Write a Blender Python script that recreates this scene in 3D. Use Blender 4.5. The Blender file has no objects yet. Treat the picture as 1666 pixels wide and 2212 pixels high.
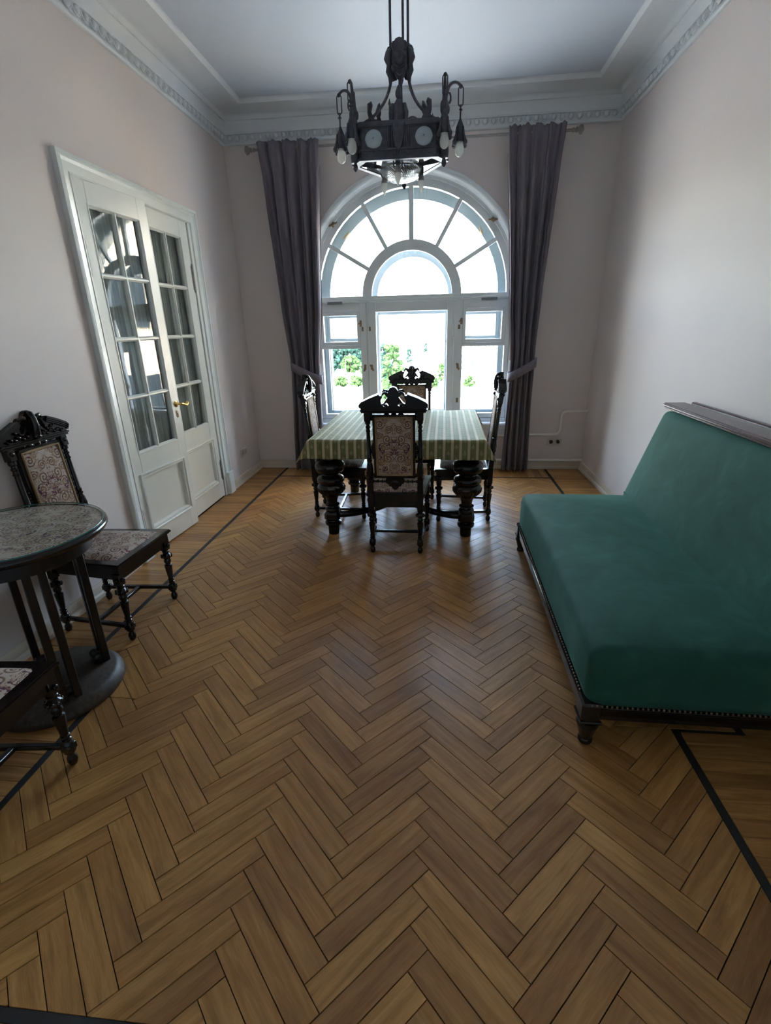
import bpy, bmesh, math, random
from mathutils import Vector, Matrix
random.seed(7)
PI = math.pi
S = bpy.context.scene
C = S.collection

# ------------------------------------------------------------------ camera
CAM_H = 1.5
YAW, PITCH, ROLL, FPX = 0.108829407, 0.362859072, -0.02460887, 1056.12
def camera_axes():
    f = Vector((-math.sin(YAW)*math.cos(PITCH), math.cos(YAW)*math.cos(PITCH), -math.sin(PITCH)))
    r0 = Vector((math.cos(YAW), math.sin(YAW), 0)); u0 = r0.cross(f)
    return r0*math.cos(ROLL)+u0*math.sin(ROLL), -r0*math.sin(ROLL)+u0*math.cos(ROLL), f
CR, CU, CF = camera_axes()
cam = bpy.data.cameras.new('camera')
cam.sensor_fit = 'HORIZONTAL'; cam.sensor_width = 36.0; cam.lens = FPX/1666*36.0
cam.clip_start = 0.05; cam.clip_end = 3000
co = bpy.data.objects.new('camera', cam); C.objects.link(co)
co.matrix_world = Matrix(((CR.x, CU.x, -CF.x, 0), (CR.y, CU.y, -CF.y, 0), (CR.z, CU.z, -CF.z, CAM_H), (0, 0, 0, 1)))
S.camera = co
def project(p):
    q = Vector(p)-Vector((0, 0, CAM_H)); d = q.dot(CF)
    return (833+q.dot(CR)*FPX/d, 1106-q.dot(CU)*FPX/d, d) if d > .05 else None

# ------------------------------------------------------------------ light
S.view_settings.view_transform = 'Standard'; S.view_settings.look = 'None'
S.view_settings.gamma = 1.0; S.view_settings.use_curve_mapping = False
S.view_settings.exposure = 2.08
W = bpy.data.worlds.new('sky'); S.world = W; W.use_nodes = True
nt = W.node_tree; bg = nt.nodes['Background']
sk = nt.nodes.new('ShaderNodeTexSky'); sk.sky_type = 'NISHITA'; sk.sun_disc = False
sk.sun_elevation = math.radians(52); sk.sun_rotation = math.radians(195); sk.air_density = 1.3; sk.dust_density = 4.0; sk.ozone_density = 1.0
hs = nt.nodes.new('ShaderNodeHueSaturation'); hs.inputs['Saturation'].default_value = 0.9
nt.links.new(sk.outputs[0], hs.inputs['Color']); nt.links.new(hs.outputs[0], bg.inputs['Color'])
bg.inputs['Strength'].default_value = 2.8
S.cycles.max_bounces = 9; S.cycles.diffuse_bounces = 5; S.cycles.transparent_max_bounces = 12
S.cycles.caustics_reflective = False; S.cycles.caustics_refractive = False
sun = bpy.data.lights.new('sun', 'SUN'); sun.energy = 1.5; sun.angle = 0.02; sun.color = (1, .95, .86)
so = bpy.data.objects.new('sun', sun); C.objects.link(so)
so.rotation_euler = Vector((0.35, 1.0, -1.35)).to_track_quat('-Z', 'Y').to_euler()
pl = bpy.data.lights.new('window_portal', 'AREA'); pl.shape = 'RECTANGLE'; pl.size = 2.2; pl.size_y = 2.5
pl.cycles.is_portal = True
po = bpy.data.objects.new('window_portal', pl); C.objects.link(po)
po.location = (-0.272, 5.80, 1.66); po.rotation_euler = (-PI/2, 0, 0)

# ------------------------------------------------------------------ helpers
class B:
    """collects geometry for one mesh"""
    def __init__(s): s.v = []; s.f = []; s.uv = {}
    def add(s, vs, fs, M=None):
        o = len(s.v)
        s.v += [tuple(M @ Vector(p)) if M else tuple(p) for p in vs]
        s.f += [tuple(i+o for i in f) for f in fs]
        return s
    def box(s, x0, x1, y0, y1, z0, z1, b=0.0, M=None):
        b = min(b, .49*min(abs(x1-x0), abs(y1-y0), abs(z1-z0)))
        if b <= 0:
            vs = [(x, y, z) for x in (x0, x1) for y in (y0, y1) for z in (z0, z1)]
            fs = [(0, 1, 3, 2), (4, 6, 7, 5), (0, 4, 5, 1), (2, 3, 7, 6), (0, 2, 6, 4), (1, 5, 7, 3)]
            return s.add(vs, fs, M)
        lo = (x0, y0, z0); hi = (x1, y1, z1); vs = []; ix = {}
        for sx in (0, 1):
            for sy in (0, 1):
                for sz in (0, 1):
                    sg = (sx, sy, sz)
                    for a in range(3):
                        p = []
                        for k in range(3):
                            e = hi[k] if sg[k] else lo[k]; d = -b if sg[k] else b
                            p.append(e if k == a else e+d)
                        ix[(sg, a)] = len(vs); vs.append(tuple(p))
        fs = []
        for a in range(3):
            o1, o2 = [(1, 2), (2, 0), (0, 1)][a]
            for d in (0, 1):
                q = []
                for (p1, p2) in ((0, 0), (1, 0), (1, 1), (0, 1)):
                    sg = [0, 0, 0]; sg[a] = d; sg[o1] = p1; sg[o2] = p2; q.append(ix[(tuple(sg), a)])
                fs.append(tuple(q if d else q[::-1]))
        for a in range(3):
            o1, o2 = [(1, 2), (2, 0), (0, 1)][a]
            for d1 in (0, 1):
                for d2 in (0, 1):
                    s0 = [0, 0, 0]; s0[o1] = d1; s0[o2] = d2; s1 = list(s0); s1[a] = 1
                    q = [ix[(tuple(s0), o1)], ix[(tuple(s1), o1)], ix[(tuple(s1), o2)], ix[(tuple(s0), o2)]]
                    fs.append(tuple(q if d1 != d2 else q[::-1]))
        for sx in (0, 1):
            for sy in (0, 1):
                for sz in (0, 1):
                    q = [ix[((sx, sy, sz), a)] for a in range(3)]
                    fs.append(tuple(q if (sx+sy+sz) % 2 else q[::-1]))
        return s.add(vs, fs, M)
    def lathe(s, prof, n=16, M=None, cap=True):
        vs = []; fs = []
        for (z, r) in prof:
            for k in range(n):
                a = 2*PI*k/n; vs.append((r*math.cos(a), r*math.sin(a), z))
        for j in range(len(prof)-1):
            for k in range(n):
                k2 = (k+1) % n
                fs.append((j*n+k, j*n+k2, (j+1)*n+k2, (j+1)*n+k))
        if cap:
            fs.append(tuple(range(n-1, -1, -1))); m = (len(prof)-1)*n; fs.append(tuple(range(m, m+n)))
        return s.add(vs, fs, M)
    def tube(s, path, r, n=8, closed=False, M=None, flat=1.0):
        P = [Vector(p) for p in path]; m = len(P); vs = []; fs = []; up = None
        for i in range(m):
            if closed: t = P[(i+1) % m]-P[i-1]
            else: t = P[min(i+1, m-1)]-P[max(i-1, 0)]
            t.normalize()
            if up is None:
                up = Vector((0, 0, 1)) if abs(t.z) < .9 else Vector((1, 0, 0))
            a = up-t*up.dot(t); a.normalize(); b = t.cross(a); up = a
            rr = r[i] if isinstance(r, (list, tuple)) else r
            for k in range(n):
                an = 2*PI*k/n; vs.append(P[i]+a*math.cos(an)*rr+b*math.sin(an)*rr*flat)
        for i in range(m if closed else m-1):
            i2 = (i+1) % m
            for k in range(n):
                k2 = (k+1) % n; fs.append((i*n+k, i*n+k2, i2*n+k2, i2*n+k))
        if not closed:
            fs.append(tuple(range(n-1, -1, -1))); fs.append(tuple(range((m-1)*n, m*n)))
        return s.add(vs, fs, M)
    def ell(s, c, r, nu=12, nv=8, M=None):
        prof = [(-math.cos(PI*j/nv), max(math.sin(PI*j/nv), .02)) for j in range(nv+1)]
        M2 = Matrix.Translation(c) @ Matrix.Diagonal((r[0], r[1], r[2], 1))
        return s.lathe(prof, nu, (M @ M2) if M else M2)
    def prism(s, poly, h0, h1, M=None, holes=()):
        """poly in xy, extruded along z"""
        bm = bmesh.new(); eds = []
        for loop in (poly,)+tuple(holes):
            vv = [bm.verts.new((p[0], p[1], h0)) for p in loop]
            eds += [bm.edges.new((vv[i], vv[(i+1) % len(vv)])) for i in range(len(vv))]
        bmesh.ops.triangle_fill(bm, use_beauty=True, edges=eds, normal=(0, 0, 1))
        r = bmesh.ops.extrude_face_region(bm, geom=bm.faces[:])
        for g in r['geom']:
            if isinstance(g, bmesh.types.BMVert): g.co.z = h1
        bmesh.ops.recalc_face_normals(bm, faces=bm.faces[:])
        bm.verts.index_update()
        vs = [v.co.copy() for v in bm.verts]; fs = [tuple(v.index for v in f.verts) for f in bm.faces]; bm.free()
        return s.add(vs, fs, M)
    def sweep(s, rings, closed=False, cap=False, loop=False):
        n = len(rings[0]); vs = [p for r in rings for p in r]; fs = []
        for i in range(len(rings) if loop else len(rings)-1):
            i2 = (i+1) % len(rings)
            for k in range(n if closed else n-1):
                k2 = (k+1) % n; fs.append((i*n+k, i*n+k2, i2*n+k2, i2*n+k))
        if cap: fs.append(tuple(range(n-1, -1, -1))); fs.append(tuple(range((len(rings)-1)*n, len(rings)*n)))
        return s.add(vs, fs)
    def grid(s, nu, nv, fn, uvfn=None):
        o = len(s.v)
        for j in range(nv+1):
            for i in range(nu+1):
                s.v.append(tuple(fn(i/nu, j/nv)))
                if uvfn: s.uv[len(s.v)-1] = uvfn(i/nu, j/nv)
        for j in range(nv):
            for i in range(nu):
                a = o+j*(nu+1)+i; s.f.append((a, a+1, a+nu+2, a+nu+1))
        return s
    def rbox(s, hx, hy, hz, r, n=6, crown=0.0, M=None, uvplane=None):
        """rounded, slightly crowned box centred on the origin"""
        ts = []
        def axis(h):
            inner = h-r; a = [-h]
            a += [-inner-r*math.cos(PI/2*k/3)*1.0 for k in range(1, 3)]
            a += [-inner+2*inner*k/n for k in range(n+1)]
            a += [inner+r*math.sin(PI/2*k/3) for k in range(1, 3)]+[h]
            return sorted(set(round(x, 6) for x in a))
        ax = [axis(hx), axis(hy), axis(hz)]; H = (hx, hy, hz); o = len(s.v); ids = {}; fs = []
        def vid(p):
            k = tuple(round(x, 6) for x in p)
            if k not in ids:
                q = [max(-H[i]+r, min(H[i]-r, k[i])) for i in range(3)]
                d = Vector(k)-Vector(q); L = d.length
                w = Vector(q)+(d*(r/L) if L > 1e-9 else d)
                w.z += crown*max(0, (1-(w.x/hx)**4))*max(0, (1-(w.y/hy)**4))*(1 if w.z > 0 else 0)
                ids[k] = len(s.v)
                s.uv[len(s.v)] = (w.x, w.y) if uvplane != 'xz' else (w.x, w.z)
                s.v.append(tuple(M @ w) if M else tuple(w))
            return ids[k]
        for a in range(3):
            b, c = [(1, 2), (2, 0), (0, 1)][a]
            for sgn in (-1, 1):
                for i in range(len(ax[b])-1):
                    for j in range(len(ax[c])-1):
                        q = []
                        for (ii, jj) in ((i, j), (i+1, j), (i+1, j+1), (i, j+1)):
                            p = [0, 0, 0]; p[a] = sgn*H[a]; p[b] = ax[b][ii]; p[c] = ax[c][jj]; q.append(vid(p))
                        q = q if sgn > 0 else q[::-1]
                        if len(set(q)) == 4: s.f.append(tuple(q))
        return s
    def mesh(s, name, smooth=40):
        me = bpy.data.meshes.new(name); me.from_pydata(s.v, [], s.f); me.validate()
        if s.uv:
            ul = me.uv_layers.new(name='UVMap')
            for lp in me.loops: ul.data[lp.index].uv = s.uv.get(lp.vertex_index, (0, 0))
        if smooth:
            me.shade_smooth(); me.set_sharp_from_angle(angle=math.radians(smooth))
        return me
    def obj(s, name, mat, parent=None, smooth=40, label=None):
        return link(name, s.mesh(name, smooth), mat, parent, label)
def link(name, me, mat, parent=None, label=None):
    if mat and not me.materials: me.materials.append(mat)
    o = bpy.data.objects.new(name, me); C.objects.link(o)
    if parent: o.parent = parent
    if label: o['label'] = label
    return o
def thing(name, label, cat, loc=(0, 0, 0), rz=0.0, group=None):
    o = bpy.data.objects.new(name, None); C.objects.link(o); o.empty_display_size = .1
    o.location = loc; o.rotation_euler = (0, 0, rz); o['label'] = label; o['category'] = cat
    if group: o['group'] = group
    return o
def tag(o, label, cat, group=None):
    o['label'] = label; o['category'] = cat
    if group: o['group'] = group
    return o
def structure(o, label=None):
    o['kind'] = 'structure'
    if label: o['label'] = label
    return o
def dup(root, loc, rz, label):
    r = root.copy(); C.objects.link(r); r.location = loc; r.rotation_euler = (0, 0, rz); r['label'] = label
    for ch in list(root.children):
        c = ch.copy(); C.objects.link(c); c.parent = r
        for g in ch.children:
            d = g.copy(); C.objects.link(d); d.parent = c
    return r
T = Matrix.Translation
def RX(a): return Matrix.Rotation(a, 4, 'X')
def RY(a): return Matrix.Rotation(a, 4, 'Y')
def RZ(a): return Matrix.Rotation(a, 4, 'Z')
def sin(x): return math.sin(x)
def cos(x): return math.cos(x)

# ------------------------------------------------------------------ materials
class MT:
    def __init__(s, name, color=(.8, .8, .8), rough=.5, metal=0.0, spec=.5, coat=0.0, sheen=0.0):
        s.m = bpy.data.materials.new(name); s.m.use_nodes = True; s.t = s.m.node_tree
        s.b = s.t.nodes['Principled BSDF']
        s.b.inputs['Base Color'].default_value = (*color, 1); s.b.inputs['Roughness'].default_value = rough
        s.b.inputs['Metallic'].default_value = metal; s.b.inputs['Specular IOR Level'].default_value = spec
        s.b.inputs['Coat Weight'].default_value = coat; s.b.inputs['Sheen Weight'].default_value = sheen
        s.color = color
    def n(s, typ, **kw):
        x = s.t.nodes.new('ShaderNode'+typ)
        for k, v in kw.items():
            if k.startswith('i_'):
                key = k[2:]; key = int(key) if key.isdigit() else key.replace('_', ' ')
                if isinstance(v, bpy.types.NodeSocket): s.t.links.new(v, x.inputs[key])
                else: x.inputs[key].default_value = v
            else: setattr(x, k, v)
        return x
    def lk(s, a, b): s.t.links.new(a, b)
    def math(s, op, a, b=0.0, c=0.0):
        x = s.n('Math', operation=op)
        for i, v in enumerate((a, b, c)):
            if isinstance(v, bpy.types.NodeSocket): s.lk(v, x.inputs[i])
            else: x.inputs[i].default_value = v
        return x.outputs[0]
    def coord(s, kind='Object'): return s.n('TexCoord').outputs[kind]
    def noise(s, scale, detail=3, vec=None, rough=.5, dist=0.0):
        x = s.n('TexNoise', i_Scale=scale, i_Detail=detail, i_Roughness=rough, i_Distortion=dist)
        s.lk(vec if vec is not None else s.coord(), x.inputs['Vector']); return x.outputs[0]
    def ramp(s, fac, stops):
        r = s.n('ValToRGB'); s.lk(fac, r.inputs[0]); e = r.color_ramp.elements
        while len(e) < len(stops): e.new(.5)
        for i, (p, c) in enumerate(stops):
            e[i].position = p; e[i].color = (*c, 1) if len(c) == 3 else c
        return r.outputs[0]
    def mix(s, fac, a, b):
        x = s.n('Mix', data_type='RGBA')
        if isinstance(fac, bpy.types.NodeSocket): s.lk(fac, x.inputs[0])
        else: x.inputs[0].default_value = fac
        for v, i in ((a, 6), (b, 7)):
            if isinstance(v, bpy.types.NodeSocket): s.lk(v, x.inputs[i])
            else: x.inputs[i].default_value = (*v, 1)
        return x.outputs[2]
    def col(s, sock): s.lk(sock, s.b.inputs['Base Color']); return s
    def rough(s, sock): s.lk(sock, s.b.inputs['Roughness']); return s
    def bump(s, h, strength=.3, dist=.01):
        x = s.n('Bump', i_Strength=strength, i_Distance=dist); s.lk(h, x.inputs['Height'])
        s.lk(x.outputs[0], s.b.inputs['Normal']); return s
def mul(c, k): return tuple(x*k for x in c)
def simple(name, color, rough=.5, var=.12, scale=6.0, bump=0.0, bscale=60.0, **kw):
    m = MT(name, color, rough, **kw)
    m.col(m.ramp(m.noise(scale, 4), [(.3, mul(color, 1-var)), (.7, mul(color, 1+var))]))
    if bump: m.bump(m.noise(bscale, 4), bump, .004)
    return m.m
M_wall = simple('pink_beige_wall_paint', (.70, .625, .60), .62, .025, 1.2, .12, 160, spec=.35)
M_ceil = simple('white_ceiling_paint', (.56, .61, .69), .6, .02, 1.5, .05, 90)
M_plaster = simple('white_plaster', (.70, .73, .76), .55, .03, 3, .1, 80)
M_base = simple('cream_baseboard_paint', (.60, .51, .41), .4, .05, 8)
M_door = simple('white_door_gloss', (.77, .80, .775), .28, .03, 4, .08, 45)
M_win = simple('white_window_gloss', (.74, .785, .80), .3, .03, 4, .06, 45)
M_outer = simple('glare_dimmed_outer_paint', (.17, .20, .215), .4, .03, 4)  # white frame paint, darkened and blued in colour to hold back skylight glare
M_cream = simple('cream_plastic', (.62, .57, .50), .35, .02, 5)
M_hole = simple('dark_socket_hole', (.05, .045, .04), .5, .05, 5)
M_pipe = simple('white_pipe_paint', (.84, .80, .74), .3, .03, 5)
M_brass = simple('polished_brass', (.75, .48, .14), .22, .1, 20, metal=1.0)
M_oldbrass = simple('tarnished_brass', (.28, .20, .13), .4, .2, 60, metal=.7)
M_steel = simple('painted_hinge', (.45, .47, .47), .35, .1, 40)
M_hingedark = simple('worn_hinge_metal', (.26, .25, .25), .4, .2, 60, metal=.4)
M_rod = simple('pewter_rod', (.36, .33, .31), .4, .1, 30, metal=.5)
def make_opal(name, c, tl=.55, rough=.2):
    m = MT(name, c, rough); t = m.t
    tr = m.n('BsdfTranslucent'); mx = m.n('MixShader'); mx.inputs[0].default_value = tl
    cs = m.ramp(m.noise(14, 2), [(.3, mul(c, .94)), (.7, c)]); m.col(cs); m.lk(cs, tr.inputs[0])
    m.lk(m.b.outputs[0], mx.inputs[1]); m.lk(tr.outputs[0], mx.inputs[2]); m.lk(mx.outputs[0], t.nodes['Material Output'].inputs[0])
    return m.m
M_opal = make_opal('opal_glass_bulb', (.86, .87, .84), .5)
M_sock = simple('grey_bulb_collar', (.36, .35, .35), .4, .05, 30)
M_black = simple('black_inlay_wood', (.014, .012, .012), .65, .2, 10)
M_sub = simple('dark_subfloor', (.025, .016, .010), .8, .2, 10)
M_bronze = simple('flare_tinted_bronze', (.085, .085, .108), .5, .3, 40, .3, 90, metal=.2)  # bluish lift of lens flare put into the metal's base colour
M_wire = simple('gold_wire', (.40, .30, .12), .4, .1, 40, metal=.8)
M_sheer = simple('grey_sheer_curtain', (.42, .46, .44), .8, .06, 8)
def make_wood(name, c0, c1, rough=.22, coat=.0):
    m = MT(name, c0, rough, coat=coat, spec=.5)
    mp = m.n('Mapping'); mp.inputs['Scale'].default_value = (14, 14, 3); m.lk(m.coord(), mp.inputs[0])
    m.col(m.ramp(m.noise(4, 6, mp.outputs[0], .6), [(.35, c0), (.7, c1)]))
    m.bump(m.noise(7, 4, mp.outputs[0]), .12, .003)
    return m.m
M_dark = make_wood('black_stained_carved_wood', (.006, .0045, .0042), (.022, .013, .010), .2)
M_darkmatte = make_wood('black_stained_flat_wood', (.008, .006, .0055), (.026, .017, .013), .3)
M_base_top = make_wood('worn_brown_black_wood', (.025, .017, .011), (.075, .048, .032), .5)
M_ledge = make_wood('mahogany_ledge', (.07, .035, .032), (.14, .075, .07), .28)
def make_floor():
    m = MT('oak_parquet', (.3, .17, .08), .3, spec=.45)
    rnd = m.math('FRACT', m.math('ADD', m.n('ObjectInfo').outputs['Random'], m.n('Attribute', attribute_name='rnd').outputs['Fac']))
    uv = m.coord('UV'); sep = m.n('SeparateXYZ', i_Vector=uv)
    off = m.math('MULTIPLY', rnd, 37.0)
    cmb = m.n('CombineXYZ', i_X=m.math('ADD', m.math('MULTIPLY', sep.outputs[0], 4.0), off),
              i_Y=m.math('ADD', m.math('MULTIPLY', sep.outputs[1], 42.0), off), i_Z=off)
    g1 = m.noise(1.0, 5, cmb.outputs[0], .55, .7)
    cmb2 = m.n('CombineXYZ', i_X=m.math('ADD', m.math('MULTIPLY', sep.outputs[0], 30.0), off), i_Y=m.math('ADD', m.math('MULTIPLY', sep.outputs[1], 420.0), off), i_Z=off)
    g2 = m.noise(1.0, 2, cmb2.outputs[0])
    grain = m.math('ADD', m.math('MULTIPLY', g1, .74), m.math('MULTIPLY', g2, .26))
    c = m.ramp(grain, [(.30, (.250, .113, .031)), (.5, (.400, .198, .061)), (.70, (.530, .290, .102))])
    tone = m.ramp(rnd, [(0, (.78, .72, .68)), (.2, (.90, .86, .82)), (.45, (1.0, .97, .93)), (.75, (1.06, 1.05, 1.0)), (1, (1.20, 1.22, 1.16))])
    x = m.n('Mix', data_type='RGBA', blend_type='MULTIPLY'); x.inputs[0].default_value = 1.0
    m.lk(c, x.inputs[6]); m.lk(tone, x.inputs[7])
    dirt = m.ramp(m.noise(1.7, 5, m.n('NewGeometry').outputs['Position']), [(.3, (.80, .78, .76)), (.65, (1.05, 1.05, 1.05))])
    y = m.n('Mix', data_type='RGBA', blend_type='MULTIPLY'); y.inputs[0].default_value = 1.0
    m.lk(x.outputs[2], y.inputs[6]); m.lk(dirt, y.inputs[7])
    m.col(y.outputs[2])
    m.rough(m.math('ADD', m.math('MULTIPLY', g2, .10), .34))
    m.bump(grain, .05, .002)
    return m.m
M_floor = make_floor()
def make_tapestry(name, dull=1.0):
    m = MT(name, (.6, .52, .46), .85, sheen=.15, spec=.2)
    uv = m.coord('UV'); sep = m.n('SeparateXYZ', i_Vector=uv)
    U0 = m.math('ABSOLUTE', sep.outputs[0]); V0 = sep.outputs[1]
    U = m.math('PINGPONG', U0, .125); V = m.math('SUBTRACT', m.math('PINGPONG', m.math('ADD', V0, .20), .40), .20)
    wob = m.n('CombineXYZ', i_X=U, i_Y=V, i_Z=0.0).outputs[0]
    n1 = m.noise(30, 2, wob)
    U = m.math('ADD', U, m.math('MULTIPLY', m.math('SUBTRACT', n1, .5), .012))
    tot = None
    seeds = [(.045, .055, .032, 1), (.075, .0, .03, -1), (.04, -.075, .034, -1), (.085, -.095, .028, 1), (.03, .115, .026, -1),
             (.09, .15, .030, 1), (.012, .0, .02, 1), (.095, .075, .024, -1), (.06, -.15, .026, 1), (.1, -.04, .02, 1), (.015, -.125, .02, 1), (.055, .17, .018, -1)]
    for (cx, cy, R, hd) in seeds:
        dx = m.math('SUBTRACT', U, cx); dy = m.math('SUBTRACT', V, cy)
        r = m.math('SQRT', m.math('ADD', m.math('MULTIPLY', dx, dx), m.math('MULTIPLY', dy, dy)))
        a = m.math('MULTIPLY', m.math('ARCTAN2', dy, dx), hd/(2*PI))
        w = m.math('FRACT', m.math('ADD', m.math('DIVIDE', r, R*.52), a))
        ln = m.math('LESS_THAN', m.math('ABSOLUTE', m.math('SUBTRACT', w, .5)), .23)
        ln = m.math('MULTIPLY', ln, m.math('LESS_THAN', r, R))
        tot = ln if tot is None else m.math('MAXIMUM', tot, ln)
    vec = m.n('CombineXYZ', i_X=U, i_Y=V, i_Z=0.0).outputs[0]
    sprig = m.math('LESS_THAN', m.math('ABSOLUTE', m.math('SUBTRACT', m.noise(55, 1, vec, .5, 1.6), .5)), .05)
    sprig = m.math('MULTIPLY', sprig, m.math('GREATER_THAN', m.noise(24, 1, vec), .46))
    # flower heads gathered in the middle and a few sprays
    vo = m.n('TexVoronoi', i_Scale=62.0); m.lk(vec, vo.inputs['Vector'])
    rr = m.math('SQRT', m.math('ADD', m.math('MULTIPLY', U, U), m.math('MULTIPLY', V, V)))
    centre = m.math('LESS_THAN', m.math('ADD', rr, m.math('MULTIPLY', m.noise(40, 2, vec), .05)), .072)
    flower = m.math('MULTIPLY', m.math('LESS_THAN', vo.outputs['Distance'], .46), m.math('MAXIMUM', centre, m.math('GREATER_THAN', m.noise(17, 0, vec), .63)))
    ground = m.ramp(m.noise(420, 2, vec), [(.3, mul((.39, .30, .245), dull)), (.7, mul((.51, .405, .335), dull))])
    brown = m.ramp(m.noise(26, 2, vec), [(.35, mul((.13, .06, .045), dull)), (.65, mul((.27, .15, .075), dull))])
    c = m.mix(m.math('MAXIMUM', tot, sprig), ground, brown)
    c = m.mix(flower, c, m.ramp(m.noise(80, 1, vec), [(.4, mul((.065, .022, .04), dull)), (.6, mul((.19, .06, .075), dull))]))
    m.col(c); m.bump(m.noise(500, 2, vec), .4, .002)
    return m.m
M_tap = make_tapestry('floral_tapestry')
M_piping = simple('ochre_piping', (.30, .19, .095), .8, .15, 120, .3, 400)
def make_velvet():
    m = MT('green_velvet', (.02, .1, .08), .78, sheen=.32, spec=.2)
    m.b.inputs['Sheen Roughness'].default_value = .35; m.b.inputs['Sheen Tint'].default_value = (.32, .62, .52, 1)
    n = m.noise(5.5, 5, None, .65, .6)
    m.col(m.ramp(n, [(.3, (.016, .069, .048)), (.55, (.022, .091, .064)), (.75, (.031, .120, .086))]))
    m.bump(m.math('ADD', m.noise(300, 2), m.math('MULTIPLY', n, 2.0)), .25, .004)
    return m.m
M_velvet = make_velvet()
def make_curtain():
    m = MT('mauve_grey_curtain', (.085, .072, .085), .8, sheen=.25, spec=.2)
    mp = m.n('Mapping'); mp.inputs['Scale'].default_value = (8, 8, 2); m.lk(m.coord(), mp.inputs[0])
    m.col(m.ramp(m.noise(3, 4, mp.outputs[0]), [(.3, (.165, .142, .170)), (.7, (.195, .168, .198))]))
    m.bump(m.noise(350, 2), .2, .002)
    return m.m
M_curt = make_curtain()
M_lining = simple('beige_curtain_lining', (.38, .33, .30), .8, .06, 20)
def make_cloth():
    m = MT('green_striped_damask', (.4, .5, .3), .75, spec=.08)
    sep = m.n('SeparateXYZ', i_Vector=m.coord('UV')); u, v = sep.outputs[0], sep.outputs[1]
    P = .0565
    cell = m.math('DIVIDE', u, P); idx = m.math('FLOOR', cell); fx = m.math('SUBTRACT', m.math('FRACT', cell), .5)
    stripe = m.math('LESS_THAN', m.math('ABSOLUTE', fx), .34)
    par = m.math('MODULO', m.math('ABSOLUTE', idx), 2.0)
    RP = .085
    fy = m.math('SUBTRACT', m.math('FRACT', m.math('ADD', m.math('DIVIDE', v, RP), m.math('MULTIPLY', par, .5))), .5)
    X = m.math('MULTIPLY', fx, P); Y = m.math('MULTIPLY', fy, RP); AX = m.math('ABSOLUTE', X)
    def el(x0, y0, a, b, rot=0.0):
        dx = m.math('SUBTRACT', AX, x0); dy = m.math('SUBTRACT', Y, y0)
        cx = m.math('ADD', m.math('MULTIPLY', dx, math.cos(rot)), m.math('MULTIPLY', dy, math.sin(rot)))
        cy = m.math('SUBTRACT', m.math('MULTIPLY', dy, math.cos(rot)), m.math('MULTIPLY', dx, math.sin(rot)))
        q = m.math('ADD', m.math('POWER', m.math('DIVIDE', m.math('ABSOLUTE', cx), a), 2.0), m.math('POWER', m.math('DIVIDE', m.math('ABSOLUTE', cy), b), 2.0))
        return m.math('LESS_THAN', q, 1.0)
    mot = m.math('MAXIMUM', m.math('MAXIMUM', el(0, .004, .0042, .0135), el(.0075, -.001, .0035, .0085, .7)), m.math('MAXIMUM', el(.004, -.010, .0065, .0022), el(0, -.014, .002, .006)))
    weave = m.noise(380, 2, m.coord('UV'))
    green = m.ramp(m.noise(30, 4, m.coord('UV')), [(.3, (.155, .150, .064)), (.7, (.200, .193, .085))])
    cream = (.50, .42, .27)
    c = m.mix(stripe, cream, green)
    c = m.mix(m.math('MULTIPLY', mot, stripe), c, (.31, .285, .16))
    m.col(c)
    m.rough(m.math('SUBTRACT', .8, m.math('MULTIPLY', m.math('SUBTRACT', 1.0, mot), .12)))
    m.bump(m.math('ADD', m.math('MULTIPLY', weave, .6), m.math('MULTIPLY', m.noise(22, 4, m.coord('UV')), 2.2)), .5, .004)
    return m.m
M_cloth = make_cloth()
def make_pane(name, tint=(.97, .99, .985), refl=1.0):
    m = bpy.data.materials.new(name); m.use_nodes = True; t = m.node_tree; t.nodes.clear(); L = t.links.new
    def nd(k): return t.nodes.new('ShaderNode'+k)
    def mth(op, a, b=0.0):
        x = nd('Math'); x.operation = op
        for i, v in enumerate((a, b)):
            if isinstance(v, bpy.types.NodeSocket): L(v, x.inputs[i])
            else: x.inputs[i].default_value = v
        return x.outputs[0]
    o = nd('OutputMaterial'); mx = nd('MixShader'); tr = nd('BsdfTransparent'); gl = nd('BsdfGlossy'); ge = nd('NewGeometry')
    tr.inputs[0].default_value = (*tint, 1); gl.inputs['Roughness'].default_value = .0
    dt = nd('VectorMath'); dt.operation = 'DOT_PRODUCT'; L(ge.outputs['Normal'], dt.inputs[0]); L(ge.outputs['Incoming'], dt.inputs[1])
    c = mth('SUBTRACT', 1.0, mth('ABSOLUTE', dt.outputs['Value'])); f = mth('ADD', mth('MULTIPLY', mth('POWER', c, 5.0), .94), .06)
    f = mth('MINIMUM', mth('MULTIPLY', f, refl), 1.0)
    nz = nd('TexNoise'); nz.inputs['Scale'].default_value = 3.0; nz.inputs['Detail'].default_value = 1.0
    tc = nd('TexCoord'); L(tc.outputs['Object'], nz.inputs['Vector'])
    bp = nd('Bump'); bp.inputs['Strength'].default_value = .03; bp.inputs['Distance'].default_value = .05
    L(nz.outputs[0], bp.inputs['Height']); L(bp.outputs[0], gl.inputs['Normal'])
    L(f, mx.inputs[0]); L(tr.outputs[0], mx.inputs[1]); L(gl.outputs[0], mx.inputs[2]); L(mx.outputs[0], o.inputs[0])
    return m
M_glass = make_pane('window_glass', (.98, .995, .99), .9)
M_doorglass = make_pane('door_glass', (.95, .97, .96), 1.3)
def make_crystal():
    m = MT('cut_crystal', (.95, .97, 1.0), .08, spec=.5); m.b.inputs['Transmission Weight'].default_value = .9
    m.rough(m.math('ADD', m.math('MULTIPLY', m.noise(60, 2), .1), .04))
    return m.m
M_crystal = make_crystal()
M_frost = make_opal('frosted_glass', (.74, .80, .84), .55, .3)
M_tableglass = make_pane('table_glass', (.92, .97, .95), .7)
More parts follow.
